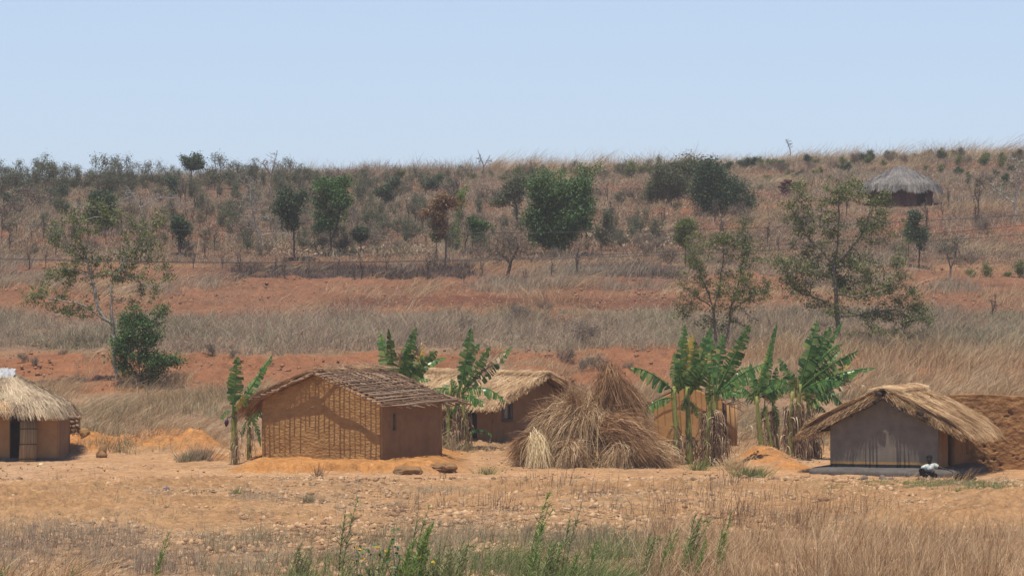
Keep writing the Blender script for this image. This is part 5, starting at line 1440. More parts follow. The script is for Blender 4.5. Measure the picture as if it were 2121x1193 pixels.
L6 = 'small green bush dotted over the upper right hillside'
for px, py, h in [(1575, 350, 18), (1600, 352, 26), (1620, 345, 16), (1690, 345, 18), (1700, 360, 14), (1745, 345, 20), (1770, 340, 16), (1800, 345, 22), (1830, 350, 18), (1985, 345, 22), (2040, 345, 24), (2005, 375, 18), (1720, 380, 16),
                  (1575, 395, 14), (1590, 380, 20), (1650, 395, 22), (1950, 360, 18), (2075, 350, 20), (2010, 580, 24), (2087, 580, 20), (2042, 578, 30), (2115, 575, 34), (1870, 462, 10), (1285, 500, 18), (1300, 508, 14)]:
    put('olive', px, py, h * 1.2, L6, 'bush', 'green bushes on the right hillside')
for k in range(30):
    px = 1540 + 580 * RS.rand(); py = 330 + 60 * RS.rand()
    if 1780 < px < 1980: py = 325 + 12 * RS.rand()
    put(['olive', 'dark'][RS.randint(2)], px, py, 12 + 16 * RS.rand(), L6, 'bush', 'green bushes on the right hillside')
L7 = 'brown dry bush on the grassy slope right of centre'
for k in range(60):
    px = 880 + RS.rand() * 1240; py = 385 + 170 * RS.rand()
    if 1770 < px < 1990 and py < 470: continue
    put(['dry', 'dry', 'grey'][RS.randint(3)], px, py, 20 + 28 * RS.rand(), L7, 'bush', 'dry bushes on the right hillside')
L8 = 'thin leafless sapling standing like a stake along the old fence line'
for px, py, h in [(62, 560, 60), (95, 556, 42), (425, 540, 56), (400, 560, 40), (498, 570, 70), (520, 575, 40), (570, 565, 40), (590, 580, 50), (640, 575, 44), (700, 575, 50), (735, 582, 46), (748, 585, 66), (770, 580, 40), (800, 578, 54),
                  (830, 582, 40), (885, 580, 70), (900, 570, 66), (960, 590, 40), (1085, 590, 40), (1142, 580, 48), (1195, 578, 80), (1000, 575, 44), (460, 560, 40), (340, 560, 44), (1670, 600, 30), (1830, 590, 36), (2055, 665, 66)]:
    put('bare', px, py, h, L8, 'sapling', 'bare saplings along the fence line')
L9 = 'withered weed bush on the red field strips below the hill'
for px, py, h in [(965, 690, 40), (1075, 670, 50), (1090, 665, 30), (1215, 720, 60), (1130, 650, 30), (440, 740, 34), (480, 745, 26), (50, 755, 26), (70, 760, 22), (130, 740, 20), (1170, 760, 46), (1205, 775, 36), (1240, 770, 40), (1700, 690, 30), (1900, 740, 30), (2000, 720, 26), (1650, 800, 40), (1780, 720, 36), (1830, 735, 44),
                  (1630, 700, 30), (560, 760, 16), (1300, 770, 24), (1350, 790, 20), (1860, 800, 30)]:
    put('dry', px, py, h, L9, 'weed', 'withered weeds on the field strips')
L10 = 'thin leafless sapling among the scrub of the hillside'
for k in range(70):
    put('bare', 2100 * RS.rand() ** 1.3, 415 + 110 * RS.rand(), 34 + 44 * RS.rand(), L10, 'sapling', 'bare saplings on the hillside')
for k in range(50):
    px = 640 + 720 * RS.rand(); py = 400 + 130 * RS.rand()
    put(['dry', 'grey', 'grey'][RS.randint(3)], px, py, 24 + 32 * RS.rand(), 'low greyish shrub on the middle of the hillside', 'shrub', 'shrubs on the middle hillside')
# a stack of rubble like a termite mound below the skyline
def mound_ruin():
    rs = np.random.RandomState(5)
    p = ground_pt(1627, 408); g = G(); k = p.y / F
    for q in range(9):
        rock_mesh(g, (rs.normal() * 3 * k, 0, q * 4.0 * k), (10 * k, .35, 4.4 * k), rs, 2)
    o = g.build('termite_mound', M['mud_far']); o.location = p
    tag(o, 'dark reddish termite mound standing on the hillside left of the round hut', 'termite mound')
mound_ruin()
# cut branches heaped behind the rear hut
def brush_heap():
    rs = np.random.RandomState(6); p = P(1203, 792, 140); p.z = gh(p.x, 140); k = 140 / F
    n = 260; g = G()
    a = rs.normal(size=(n, 3)) * [22 * k, .4, 5 * k] + [0, 0, 10 * k]; d = nrm(rs.normal(size=(n, 3)) * [1, .6, .45]) * (18 * k)
    a[:, 2] = np.abs(a[:, 2]); b = a + d; b[:, 2] = np.clip(b[:, 2], .0, .9)
    tubes(g, a, b, .014, .007, 4)
    o = g.build('branch_heap', M['bark_grey']); o.location = (p.x, 140, p.z)
    tag(o, 'tangled heap of cut grey branches behind the rear straw roof', 'branch heap')
brush_heap()

# ------------------------------------------------------------------ power lines
def wires():
    for nm, pts, Y, lb in [('a', [(0, 463), (1200, 481), (2121, 446)], 100, 'uppermost of the three power lines crossing the hillside'),
                           ('b', [(0, 535), (1150, 532), (2121, 467)], 100.6, 'middle power line, joining the lowest towards the left'),
                           ('c', [(0, 537), (1100, 537), (2121, 486)], 101.4, 'lowest of the three power lines at the right')]:
        c = np.polyfit([p[0] for p in pts], [p[1] for p in pts], 2)
        g = G(); xs = np.linspace(-1400, 3500, 90)
        tube_path(g, [P(x, np.polyval(c, x), Y) for x in xs], .0072, 5)
        o = g.build('power_line', M['wire']); tag(o, lb, 'power line', 'power lines over the village')
wires()

# ------------------------------------------------------------------ ground cover (nobody could count it)
def spots(n, Y0, Y1, seed, px0=-60, px1=2190, patch=None, thr=0.0, psize=3, pw=1.0):
    w0 = px1 - px0
    if px0 <= -60: px0 = -280
    if px1 >= 2190: px1 = 2400
    n = int(n * (px1 - px0) / w0)
    rs = np.random.RandomState(seed)
    m = int(n * 3) if patch else n
    y = Y0 + (Y1 - Y0) * rs.rand(m) ** pw
    x = (px0 + (px1 - px0) * rs.rand(m) - CX) / F * y
    if patch:
        v = fbm(x, y * .6, psize, patch, 3)
        ok = v + rs.normal(size=m) * .08 > thr
        x, y = x[ok][:n], y[ok][:n]
    return x, y, rs

def clear_of_huts(x, y):
    px = CX + F * x / y
    k = np.ones(len(x), bool)
    for a, b, c, d in [(520, 960, 115.5, 124), (1690, 2050, 112.3, 120.5), (-400, 170, 121.8, 129), (870, 1200, 128.5, 139), (1340, 1530, 128.5, 134), (1960, 2700, 117.2, 119.2), (1040, 1420, 117.4, 122)]:
        k &= ~((px > a) & (px < b) & (y > c) & (y < d))
    p = ground_pt(1872, 428)
    k &= ((x - p.x) ** 2 + ((y - p.y - .6) * .75) ** 2) > 3.0 ** 2
    return k

def blades(name, label, x, y, rs, per, h, w, mat, lean=(.25, .0), spread=.10, hv=.5, seg=2, cat=None, splay=.35):
    k = clear_of_huts(x, y); x, y = x[k], y[k]
    n = len(x); z = gz(x, y)
    hh = h * (1 - hv / 2 + hv * rs.rand(n)) * np.clip(.55 + 1.0 * (fbm(x, y * .7, 2.2, 901, 2) + .5), .3, 1.6)
    lk = np.repeat(np.clip(1 + 2.6 * fbm(x, y * .6, 3.1, 903, 2), -.6, 2.4), per)
    X = np.repeat(x, per) + rs.normal(size=n * per) * spread
    Yy = np.repeat(y, per) + rs.normal(size=n * per) * spread
    Z = np.repeat(z, per) - .03
    H = np.repeat(hh, per) * (.45 + .65 * rs.rand(n * per))
    a = np.stack([X, Yy, Z], -1)
    tx = (lean[0] * lk + rs.normal(size=n * per) * splay) * H; ty = (lean[1] + rs.normal(size=n * per) * splay) * H
    c = a + np.stack([tx, ty, H * (1 - .25 * rs.rand(n * per))], -1)
    b = a + np.stack([tx * .25, ty * .25, H * .62], -1)
    g = G(); strands(g, a, b, c, w * (.6 + .8 * rs.rand(n * per)), seg, .25, None, rs)
    o = g.build(name, mat); tag(o, label, None, None, 'stuff')
    return o

M['g_pink'] = island('grass_pink', [(.11, .07, .045), (.25, .165, .105), (.36, .25, .16), (.53, .39, .26)], .8, .2, var_scale=.5)
M['g_brush'] = island('grass_brush', [(.17, .12, .08), (.33, .245, .17), (.45, .345, .24), (.31, .30, .17)], .85, .2, var_scale=.2)
M['g_gold'] = island('grass_gold', [(.30, .18, .09), (.42, .28, .15), (.52, .37, .21), (.62, .47, .29)], .8, .2, var_scale=.25)
M['g_greyg'] = island('grass_greygreen', [(.12, .12, .06), (.24, .215, .115), (.36, .30, .185), (.47, .375, .25)], .85, .2, var_scale=.4)
M['g_green'] = island('grass_green', [(.08, .12, .025), (.16, .21, .055), (.25, .29, .10), (.42, .37, .18)], .7, .3)
M['g_straw'] = island('grass_straw', [(.26, .17, .10), (.42, .30, .18), (.52, .39, .25), (.64, .52, .36)], .8, .1)
M['g_dark'] = island('grass_dark', [(.06, .042, .035), (.12, .082, .062), (.20, .135, .10)], .9)
M['g_pale'] = island('litter_pale', [(.30, .20, .12), (.42, .30, .19), (.58, .45, .31)], .85)

x, y, rs = spots(22000, 207, 334, 1, patch=4, thr=-.22, psize=3, pw=.9); blades('hill_grass', 'dry pinkish grass covering the hillside', x, y, rs, 5, .36, .018, M['g_pink'], (.30, 0), .25, hv=1.2, splay=.6)
def specks(name, label, n, Y0, Y1, seed, per, h, sz, mat, patch=None, thr=0, psize=3, spread=.22, **kw):
    x, y, rs = spots(n, Y0, Y1, seed, kw.get('px0', -60), kw.get('px1', 2190), patch, thr, psize, kw.get('pw', 1.0))
    k = clear_of_huts(x, y); x, y = x[k], y[k]; n = len(x); hh = h * (.3 + .9 * rs.rand(n) ** 1.5)
    X = np.repeat(x, per) + rs.normal(size=n * per) * spread; Yy = np.repeat(y, per) + rs.normal(size=n * per) * spread
    Z = np.repeat(gz(x, y), per) + np.repeat(hh, per) * rs.rand(n * per)
    g = G(); leaf_quads(g, np.stack([X, Yy, Z], -1), sz * (.4 + .9 * rs.rand(n * per)), rs, .45, .5)
    o = g.build(name, mat); tag(o, label, None, None, 'stuff')
specks('hill_scrub', 'low tangled brown scrub on the hillside', 11000, 206, 333, 101, 14, .7, .085, M['g_brush'], 102, -.1, 2.5, .28)
specks('hill_scrub', 'low reddish scrub on the hillside', 6000, 206, 333, 103, 14, .6, .09, M['leaf_dry'], 104, .0, 3.5, .28)
specks('hill_scrub', 'dark dead scrub at the foot of the hill', 6500, 203, 240, 151, 14, .6, .075, M['g_dark'], 152, -.05, 3, .25)
specks('hill_scrub', 'dark dead scrub over the upper left hill', 5000, 235, 330, 153, 14, .8, .085, M['leaf_dry'], 154, -.1, 3, .3, px1=1000)
specks('hill_scrub', 'low green scrub speckled over the hillside', 2600, 206, 333, 105, 22, .8, .10, M['leaf_greyg'], 106, .08, 4, .35)
specks('band_scrub', 'fine dead seed heads in the brush band', 9000, 158, 179, 107, 16, .55, .045, M['g_brush'], 108, -.2, 2, .2)
specks('band_scrub', 'fine greyish green leaves in the brush band', 4200, 158, 179, 109, 16, .5, .05, M['g_greyg'], 110, -.02, 2, .2)
specks('field_scrub', 'low brown scrub invading the red fields', 3600, 178, 207, 111, 14, .35, .055, M['g_brush'], 112, .05, 3, .25)
specks('field_scrub', 'low brown scrub on the red field behind the huts', 1800, 147, 160, 113, 14, .28, .04, M['g_brush'], 114, .12, 2, .2)
specks('yard_weeds', 'grey green low weeds behind the yard', 5200, 127, 149, 115, 16, .38, .035, M['g_greyg'], 116, -.05, 2, .16)
specks('field_weeds', 'small grey weeds over the foreground field', 900, 78, 112, 117, 16, .16, .028, M['g_greyg'], 118, .12, 1.6, .10)
specks('field_crumbs', 'dead leaf crumbs over the foreground field', 5500, 68, 112, 119, 7, .05, .035, M['g_dark'], 120, .0, 1.2, .15)
specks('field_crumbs', 'pale dead leaves over the foreground field', 5000, 68, 112, 121, 6, .05, .035, M['g_pale'], 122, .08, 1.2, .15)
x, y, rs = spots(9000, 205, 330, 2, patch=5, thr=.12, psize=7); blades('hill_brush', 'darker dead brush patches on the hillside', x, y, rs, 8, .5, .014, M['g_brush'], (.1, 0), .25)
x, y, rs = spots(5500, 212, 330, 3, patch=9, thr=.28, psize=6, px0=1150); blades('blown_grass', 'wind blown golden grass sweeping over the right hillside', x, y, rs, 8, .6, .012, M['g_gold'], (.8, 0), .25)
x, y, rs = spots(2600, 206, 330, 4, patch=19, thr=.2, psize=6); blades('hill_greens', 'greyish green weeds on the hillside', x, y, rs, 9, .6, .018, M['g_greyg'], (.1, 0), .25)
x, y, rs = spots(3000, 320, 332, 5, px0=1000); blades('ridge_grass', 'tall feathery grass standing on the skyline at the right', x, y, rs, 6, 1.1, .012, M['g_gold'], (.45, 0), .25, hv=1.2)
x, y, rs = spots(1200, 318, 332, 6, px1=1000); blades('ridge_brush', 'brown brush along the left skyline', x, y, rs, 8, 1.1, .014, M['g_brush'], (.1, 0), .3)
x, y, rs = spots(11000, 156, 181, 7, pw=1.0); k = (y > 159.5 + 5 * fbm(x, x * 0, 9, 201, 3)) & (y < 175.5 + 6 * fbm(x, x * 0, 8, 202, 3)) & (noise(x, y, 2.2, 203) + .6 * noise(x, y, .8, 204) > -.38); x, y = x[k], y[k]; blades('brush_band', 'grey brown dry weeds filling the band behind the village', x, y, rs, 8, .60, .009, M['g_brush'], (.1, 0), .2, hv=1.0, splay=.5)
x, y, rs = spots(2200, 160, 177, 8, patch=29, thr=.12, psize=4); blades('band_greens', 'grey green weeds in the brush band', x, y, rs, 9, .55, .012, M['g_greyg'], (.1, 0), .2)
x, y, rs = spots(1300, 177, 206, 9, patch=33, thr=.12, psize=5); blades('field_grass', 'tawny grass blown flat across the red fields', x, y, rs, 9, .6, .009, M['g_gold'], (.9, 0), .3)
x, y, rs = spots(3600, 188, 208, 10, patch=35, thr=.1, psize=5); blades('field_brush', 'dead brush at the upper edge of the red fields', x, y, rs, 8, .6, .010, M['g_brush'], (.2, 0), .22)
x, y, rs = spots(2500, 196, 205, 11, px0=480, px1=980); blades('burnt_stubble', 'charred stubble on the burnt strip', x, y, rs, 6, .4, .012, M['g_dark'], (.1, 0), .2)
x, y, rs = spots(1500, 197, 204, 12, px0=1180, px1=1400); blades('burnt_stubble', 'charred stubble on the short burnt strip right of centre', x, y, rs, 6, .3, .012, M['g_dark'], (.1, 0), .2)
x, y, rs = spots(4200, 148, 159, 13, patch=37, thr=.22, psize=3); blades('red_field_grass', 'thin dry grass on the red field behind the huts', x, y, rs, 8, .30, .008, M['g_gold'], (.5, 0), .2)
x, y, rs = spots(4200, 127, 148, 14, patch=39, thr=-.02, psize=3); blades('yard_scrub', 'grey green scrub behind the yard', x, y, rs, 9, .45, .008, M['g_greyg'], (.1, 0), .18, hv=.8)
x, y, rs = spots(6500, 128, 149, 15, patch=41, thr=.0, psize=3); blades('yard_grass', 'dry golden grass behind the huts', x, y, rs, 9, .55, .007, M['g_gold'], (.6, 0), .18)
x, y, rs = spots(1300, 146, 161, 16, px0=1480, px1=2190, patch=43, thr=.0, psize=5); blades('slope_grass', 'tall pale grass on the slope behind the golden thatch', x, y, rs, 10, .9, .009, M['g_gold'], (.35, 0), .25)
# litter strips
def litter(name, label, px0, px1, py0, py1, n, size, mat, seed):
    rs = np.random.RandomState(seed); g = G()
    a = ground_pt((px0 + px1) / 2, py1); b = ground_pt((px0 + px1) / 2, py0)
    y = a.y + (b.y - a.y) * rs.rand(n); x = (px0 + (px1 - px0) * rs.rand(n) - CX) / F * y
    v = noise(x, y, 2, seed) + noise(x, y, .6, seed); k = v > -.25; x, y = x[k], y[k]
    c = np.stack([x, y, gz(x, y) + .02 + .14 * rs.rand(len(x))], -1)
    leaf_quads(g, c, size, rs, .4, .8)
    o = g.build(name, mat); tag(o, label, None, None, 'stuff')
litter('maize_litter', 'pale strip of maize litter right of the vine hung tree', 1215, 1400, 484, 512, 2600, .26, M['g_pale'], 51)
litter('maize_litter', 'pale litter under the trees of the fence line', 540, 900, 512, 532, 1700, .22, M['g_pale'], 52)
litter('maize_litter', 'pale litter on the brush band above the straw roof', 1000, 1330, 700, 716, 1500, .13, M['g_pale'], 53)
litter('maize_litter', 'sparse pale litter strewn on the hillside', 1080, 1700, 400, 470, 900, .22, M['g_pale'], 54)

# near ground: straw lying about and stubble
def straw(n, Y0, Y1, seed, patch, thr, ln, w, mat, name, label, px0=-60, px1=2190, psize=2):
    x, y, rs = spots(n, Y0, Y1, seed, px0, px1, patch, thr, psize)
    k = clear_of_huts(x, y); x, y = x[k], y[k]; n = len(x)
    a = np.stack([x, y, gz(x, y) + .03 + .05 * rs.rand(n)], -1); an = rs.rand(n) * 6.28; l = ln * (.4 + rs.rand(n))
    c = a + np.stack([np.cos(an) * l, np.sin(an) * l, .35 * l * rs.rand(n)], -1)
    g = G(); strands(g, a, (a + c) / 2 + [0, 0, .02], c, w, 2, .5, (0, -.4, .8), rs)
    o = g.build(name, mat); tag(o, label, None, None, 'stuff')
straw(30000, 66, 112, 61, 71, -.05, .20, .004, M['g_straw'], 'straw_litter', 'short straw lying over the bare foreground earth')
straw(9000, 66, 112, 62, 73, .15, .13, .007, M['g_dark'], 'dark_litter', 'dark crumbs of dead leaf on the foreground earth')
straw(5000, 108, 128, 63, 75, .15, .16, .004, M['g_straw'], 'yard_litter', 'straw scraps in the yard')
x, y, rs = spots(3600, 76, 111, 64, patch=77, thr=.14, psize=2.5); blades('stubble', 'dry grey stubble tufts on the foreground field', x, y, rs, 9, .20, .004, M['g_brush'], (.15, 0), .08)
x, y, rs = spots(500, 78, 112, 65, patch=79, thr=.22, psize=2.0); blades('low_greens', 'low green and grey weeds dotted over the foreground field', x, y, rs, 14, .24, .006, M['g_greyg'], (.1, 0), .10)
x, y, rs = spots(420, 104, 109.5, 66, px0=1640, px1=2190, patch=81, thr=.0, psize=1.5); blades('path_greens', 'fresh green weeds along the sandy edge before the grey hut', x, y, rs, 16, .22, .008, M['g_green'], (.1, 0), .12)
x, y, rs = spots(260, 92, 112, 67, px0=850, px1=1650, patch=83, thr=.15, psize=1.1); blades('dry_stems', 'thin brown dead stems before the grass heap', x, y, rs, 4, .55, .006, M['g_dark'], (.05, 0), .10, splay=.18)
x, y, rs = spots(120, 88, 112, 68, px0=0, px1=900, patch=85, thr=.15, psize=1.1); blades('dry_stems', 'thin grey dead stems before the striped hut', x, y, rs, 5, .45, .006, M['g_brush'], (.05, 0), .10, splay=.2)
# loose clods of earth
def clods(name, label, n, Y0, Y1, seed, sz, mat, patch, thr, px0=-60, px1=2190):
    x, y, rs = spots(n, Y0, Y1, seed, px0, px1, patch, thr, 2.0)
    k = clear_of_huts(x, y); x, y = x[k], y[k]; n = len(x)
    O = np.array([[1, 0, 0], [-1, 0, 0], [0, 1, 0], [0, -1, 0], [0, 0, 1], [0, 0, -1], [.7, .7, .5], [-.7, -.7, .4]], float)
    T_ = np.array([[0, 6, 4], [6, 2, 4], [2, 1, 4], [1, 7, 4], [7, 3, 4], [3, 0, 4], [0, 2, 6], [2, 0, 5], [1, 2, 5], [3, 1, 5], [0, 3, 5], [1, 3, 7]])
    s_ = sz * (.35 + 1.2 * rs.rand(n) ** 2.5); V = O[None] * s_[:, None, None] * (.6 + .8 * rs.rand(n, 8, 1)) * [1, 1, .75]
    an = rs.rand(n) * 6.28; c_, q_ = np.cos(an)[:, None], np.sin(an)[:, None]
    V = np.stack([V[..., 0] * c_ - V[..., 1] * q_, V[..., 0] * q_ + V[..., 1] * c_, V[..., 2]], -1)
    V += np.stack([x, y, gz(x, y) + .05], -1)[:, None]
    o = mesh_np(name, V.reshape(-1, 3), None, (T_[None] + (np.arange(n) * 8)[:, None, None]).reshape(-1, 3), mat)
    tag(o, label, None, None, 'stuff')
M['clod'] = island('clod', [(.20, .11, .055), (.34, .19, .095), (.44, .26, .135), (.52, .34, .19)], .95)
M['clod_red'] = island('clod_red', [(.19, .09, .055), (.28, .13, .075), (.36, .18, .10)], .95)
clods('clods', 'loose clods over the tilled foreground field', 12000, 67, 112, 131, .085, M['clod'], 132, -.15)
clods('clods', 'crumbs of orange earth on the yard and its spoil heaps', 1300, 112, 128, 133, .035, M['clod'], 134, .0)
clods('clods', 'clods of red earth on the ploughed strips', 7000, 148, 206, 135, .075, M['clod_red'], 136, -.1)
# tall dry grass at the bottom right and left
x, y, rs = spots(1800, 69, 86, 69, px0=1330, px1=2190, patch=87, thr=-.2, psize=2.5, pw=1.3); blades('tall_grass', 'tall golden brown grass filling the lower right foreground', x, y, rs, 9, .72, .0042, M['hay'], (.12, 0), .12, hv=1.1, seg=3, splay=.3)
x, y, rs = spots(900, 70, 96, 70, px0=1350, px1=2190, patch=89, thr=.0, psize=2.5); blades('tall_stems', 'thin brown stems among the tall grass', x, y, rs, 4, .95, .0045, M['hay_brown'], (.08, 0), .10, hv=.8, seg=3, splay=.18)
x, y, rs = spots(800, 74, 90, 71, px0=-60, px1=420, patch=91, thr=-.1, psize=2.5); blades('left_dry_weeds', 'dry brown weeds in the lower left foreground', x, y, rs, 8, .50, .0045, M['g_brush'], (.08, 0), .12, hv=.8, splay=.25)
x, y, rs = spots(60, 68, 76, 72, px0=-60, px1=360, patch=93, thr=.1, psize=2.5); blades('left_straw_plume', 'pale straw plumes at the bottom left corner', x, y, rs, 14, .75, .006, M['thatch_gold'], (.5, 0), .08, seg=4, splay=.45)
x, y, rs = spots(1700, 68, 86, 73, px0=420, px1=1400, patch=95, thr=-.1, psize=2); blades('foreground_weeds', 'mixed low weeds along the bottom of the picture', x, y, rs, 9, .42, .005, M['g_greyg'], (.1, 0), .12, hv=.8, splay=.3)
x, y, rs = spots(760, 67, 79, 74, px0=600, px1=1330, patch=97, thr=.05, psize=1.5); blades('foreground_greens', 'fresh green weeds at the bottom centre', x, y, rs, 12, .52, .008, M['g_green'], (.15, 0), .14, hv=.8, splay=.35)

# ------------------------------------------------------------------ willowy green weeds, one by one
def weed_proto(seed, h, nst, mat, lw=.016, ll=.17):
    rs = np.random.RandomState(seed)
    o = bpy.data.objects.new('green_weed', None); COL.objects.link(o)
    gs = G(); gl = G()
    for k in range(nst):
        hh = h * (.6 + .45 * rs.rand()); lx = (.10 + .38 * rs.rand()) * hh; ly = rs.normal() * .12 * hh
        a = np.array([rs.normal() * .06, rs.normal() * .06, 0]); b = a + [lx * .25, ly * .3, hh * .55]; c = a + [lx, ly, hh]
        t = np.linspace(0, 1, 9)[:, None]; p = a * (1 - t) ** 2 + 2 * b * t * (1 - t) + c * t * t
        tube_path(gs, p, np.linspace(.008, .003, 9), 5)
        n = int(52 * hh); tt = .25 + .75 * rs.rand(n)[:, None]
        q = a * (1 - tt) ** 2 + 2 * b * tt * (1 - tt) + c * tt * tt
        d = nrm(np.stack([.45 + rs.normal(size=n) * .9, rs.normal(size=n) * .7, .55 + .5 * rs.rand(n)], -1)) * (ll * (.5 + .8 * rs.rand(n)) * (1.15 - .5 * tt[:, 0]))[:, None]
        e = q + d; m_ = (q + e) / 2 + [0, 0, .02]
        strands(gl, q, m_, e, lw * (.7 + .5 * rs.rand(n)) * .6, 3, .12, None, rs)
    gs.build('stems', M['g_green'], o); gl.build('foliage', mat, o); o['_h'] = h
    return o
M['weed_green'] = island('weed_green', [(.09, .15, .03), (.17, .26, .055), (.26, .36, .09), (.42, .46, .17)], .6, .35)
M['weed_pale'] = island('weed_pale', [(.12, .15, .05), (.22, .25, .085), (.33, .34, .14), (.48, .42, .22)], .6, .35)
WP = [weed_proto(401, 1.5, 3, M['weed_green']), weed_proto(402, 1.3, 5, M['weed_pale']), weed_proto(403, 1.0, 6, M['weed_green'], .022, .13), weed_proto(404, 1.6, 2, M['weed_pale'], .014, .2)]
def weed(i, px, py_top, Y, label, group):
    x = (px - CX) / F * Y; z = gh(x, Y); top = ZC - (py_top - CY) / F * Y
    src = WP[i]; s = max(.25, (top - z) / src['_h'])
    copy_tree(src, (x - .15 * s, Y, z - .02), RS.normal() * .5, s, label, 'weed', group)
weed(3, 720, 1012, 71, 'tallest willowy weed left of centre, leaning right across the field', 'willowy green weeds in the foreground')
weed(3, 865, 1030, 72, 'slender willowy weed with a drooping tip below the clay lumps', 'willowy green weeds in the foreground')
weed(0, 1110, 1028, 72, 'tall willowy weed below the pale sheaf, highest of the right group', 'willowy green weeds in the foreground')
weed(0, 330, 1105, 71, 'single bright green weed leaning right at the lower left', 'willowy green weeds in the foreground')
weed(1, 1440, 1020, 74, 'narrow grey green weed below the banana clump at the lower right', 'willowy green weeds in the foreground')
weed(3, 1180, 1030, 73, 'willowy weed at the right side of the green thicket', 'willowy green weeds in the foreground')
for k in range(46):
    px = 650 + 620 * RS.beta(2, 1.6); weed(RS.randint(4), px, 1080 + 95 * RS.rand(), 69 + 5 * RS.rand(), 'leafy green weed in the thicket at the bottom centre', 'weeds of the bottom thicket')
for k in range(11):
    weed(RS.randint(2), 1340 + 160 * RS.rand(), 1060 + 90 * RS.rand(), 71 + 5 * RS.rand(), 'grey green weed among dry grass right of the bottom thicket', 'weeds beside the tall grass')
for px, t in [(620, 1090), (2, 1150), (640, 1130), (150, 1150)]:
    weed(1, px, t, 71, 'small green weed at the lower left edge of the field', 'weeds at the lower left')
# broad leaved plants with yellow flowers
def flower_plant(px, py_top, Y, label):
    rs = np.random.RandomState(px); x = (px - CX) / F * Y; z = gh(x, Y); h = ZC - (py_top - CY) / F * Y - z
    o = empty('flowering_weed', (x, Y, z - .02), label, 'weed', 'broad leaved weeds with yellow flowers')
    g = G(); gl = G(); gf = []
    for k in range(3):
        b = np.array([rs.normal() * .18, rs.normal() * .15, h * (.75 + .25 * rs.rand())])
        tube_path(g, [np.zeros(3), b * [.4, .4, .5], b], [.012, .009, .004], 5)
        n = 13; t = .35 + .65 * rs.rand(n)[:, None]; c = b * t + rs.normal(size=(n, 3)) * .07
        leaf_quads(gl, c, .085, rs, .75, .6)
        if k < 2: gf.append(b + [.03, -.04, -.05 - .1 * rs.rand()])
    g.build('stems', M['bark_grey'], o); gl.build('foliage', M['leaf_green'], o)
    for q in gf:
        g = G(); an = np.linspace(0, 2 * math.pi, 5, endpoint=False)
        c = q + np.stack([np.cos(an), 0 * an - .3, np.sin(an)], -1) * .018
        leaf_quads(g, c, .05, rs, .8, 0)
        g.build('flower', M['petal'], o)
M['weed'] = island('weed', [(.08, .13, .025), (.15, .22, .045), (.22, .30, .07), (.40, .42, .16)], .6, .35)
M['petal'] = island('petal', [(.75, .50, .03), (.85, .62, .06)], .6, .3)
flower_plant(735, 1105, 70.5, 'broad leaved weed with yellow flowers at the left of the bottom thicket')
flower_plant(822, 1092, 71, 'broad leaved weed with a yellow bloom, highest of the flowering ones')
flower_plant(900, 1130, 70, 'yellow flowering weed in the middle of the bottom thicket')
flower_plant(775, 1120, 70.2, 'yellow flowering weed between the leftmost and the highest one')
# small clumps named one by one
def clump(px, py, hpx, wpx, n, mat, label, w=.008, lean=.1):
    p = ground_pt(px, py); k = p.y / F; rs = np.random.RandomState(px + py); g = G()
    a = rs.normal(size=(n, 3)) * [wpx * k * .3, .08, 0]; a[:, 2] = -.03
    c = a + np.stack([a[:, 0] * .6 + (lean + rs.normal(size=n) * .3) * hpx * k, rs.normal(size=n) * .2 * hpx * k, hpx * k * (.5 + .6 * rs.rand(n))], -1)
    strands(g, a, a * .4 + c * .6 + [0, 0, .05], c, w, 3, .2, None, rs)
    o = g.build('grass_clump', M[mat]); o.location = p; tag(o, label, 'grass clump')
clump(1555, 990, 26, 44, 420, 'g_green', 'fresh green clump at the foot of the orange dirt heap', .009)
clump(1520, 975, 34, 40, 260, 'hay_pale', 'pale broken straw on the left flank of the dirt heap', .008, .0)
clump(637, 1045, 26, 24, 160, 'g_greyg', 'round tufted weed alone on the field below the striped wall', .006)
clump(490, 1028, 24, 12, 90, 'g_green', 'little bright green sprout left on the field below the lone banana', .008)
clump(1007, 983, 20, 30, 110, 'g_green', 'green tuft between the clay lumps and the pale sheaf')
clump(1445, 975, 26, 30, 160, 'g_green', 'green tuft before the stems of the tall banana clump')
clump(415, 955, 36, 44, 320, 'yard', 'dry brush tuft at the right end of the left orange spoil') if 'yard' in M else clump(415, 955, 34, 44, 320, 'g_brush', 'dry brush tuft at the right end of the left orange spoil')
clump(385, 958, 26, 30, 200, 'g_greyg', 'grey green tuft on the left orange spoil')
clump(660, 990, 34, 14, 60, 'g_dark', 'dark dead weed standing before the ledge of the striped hut', .006)

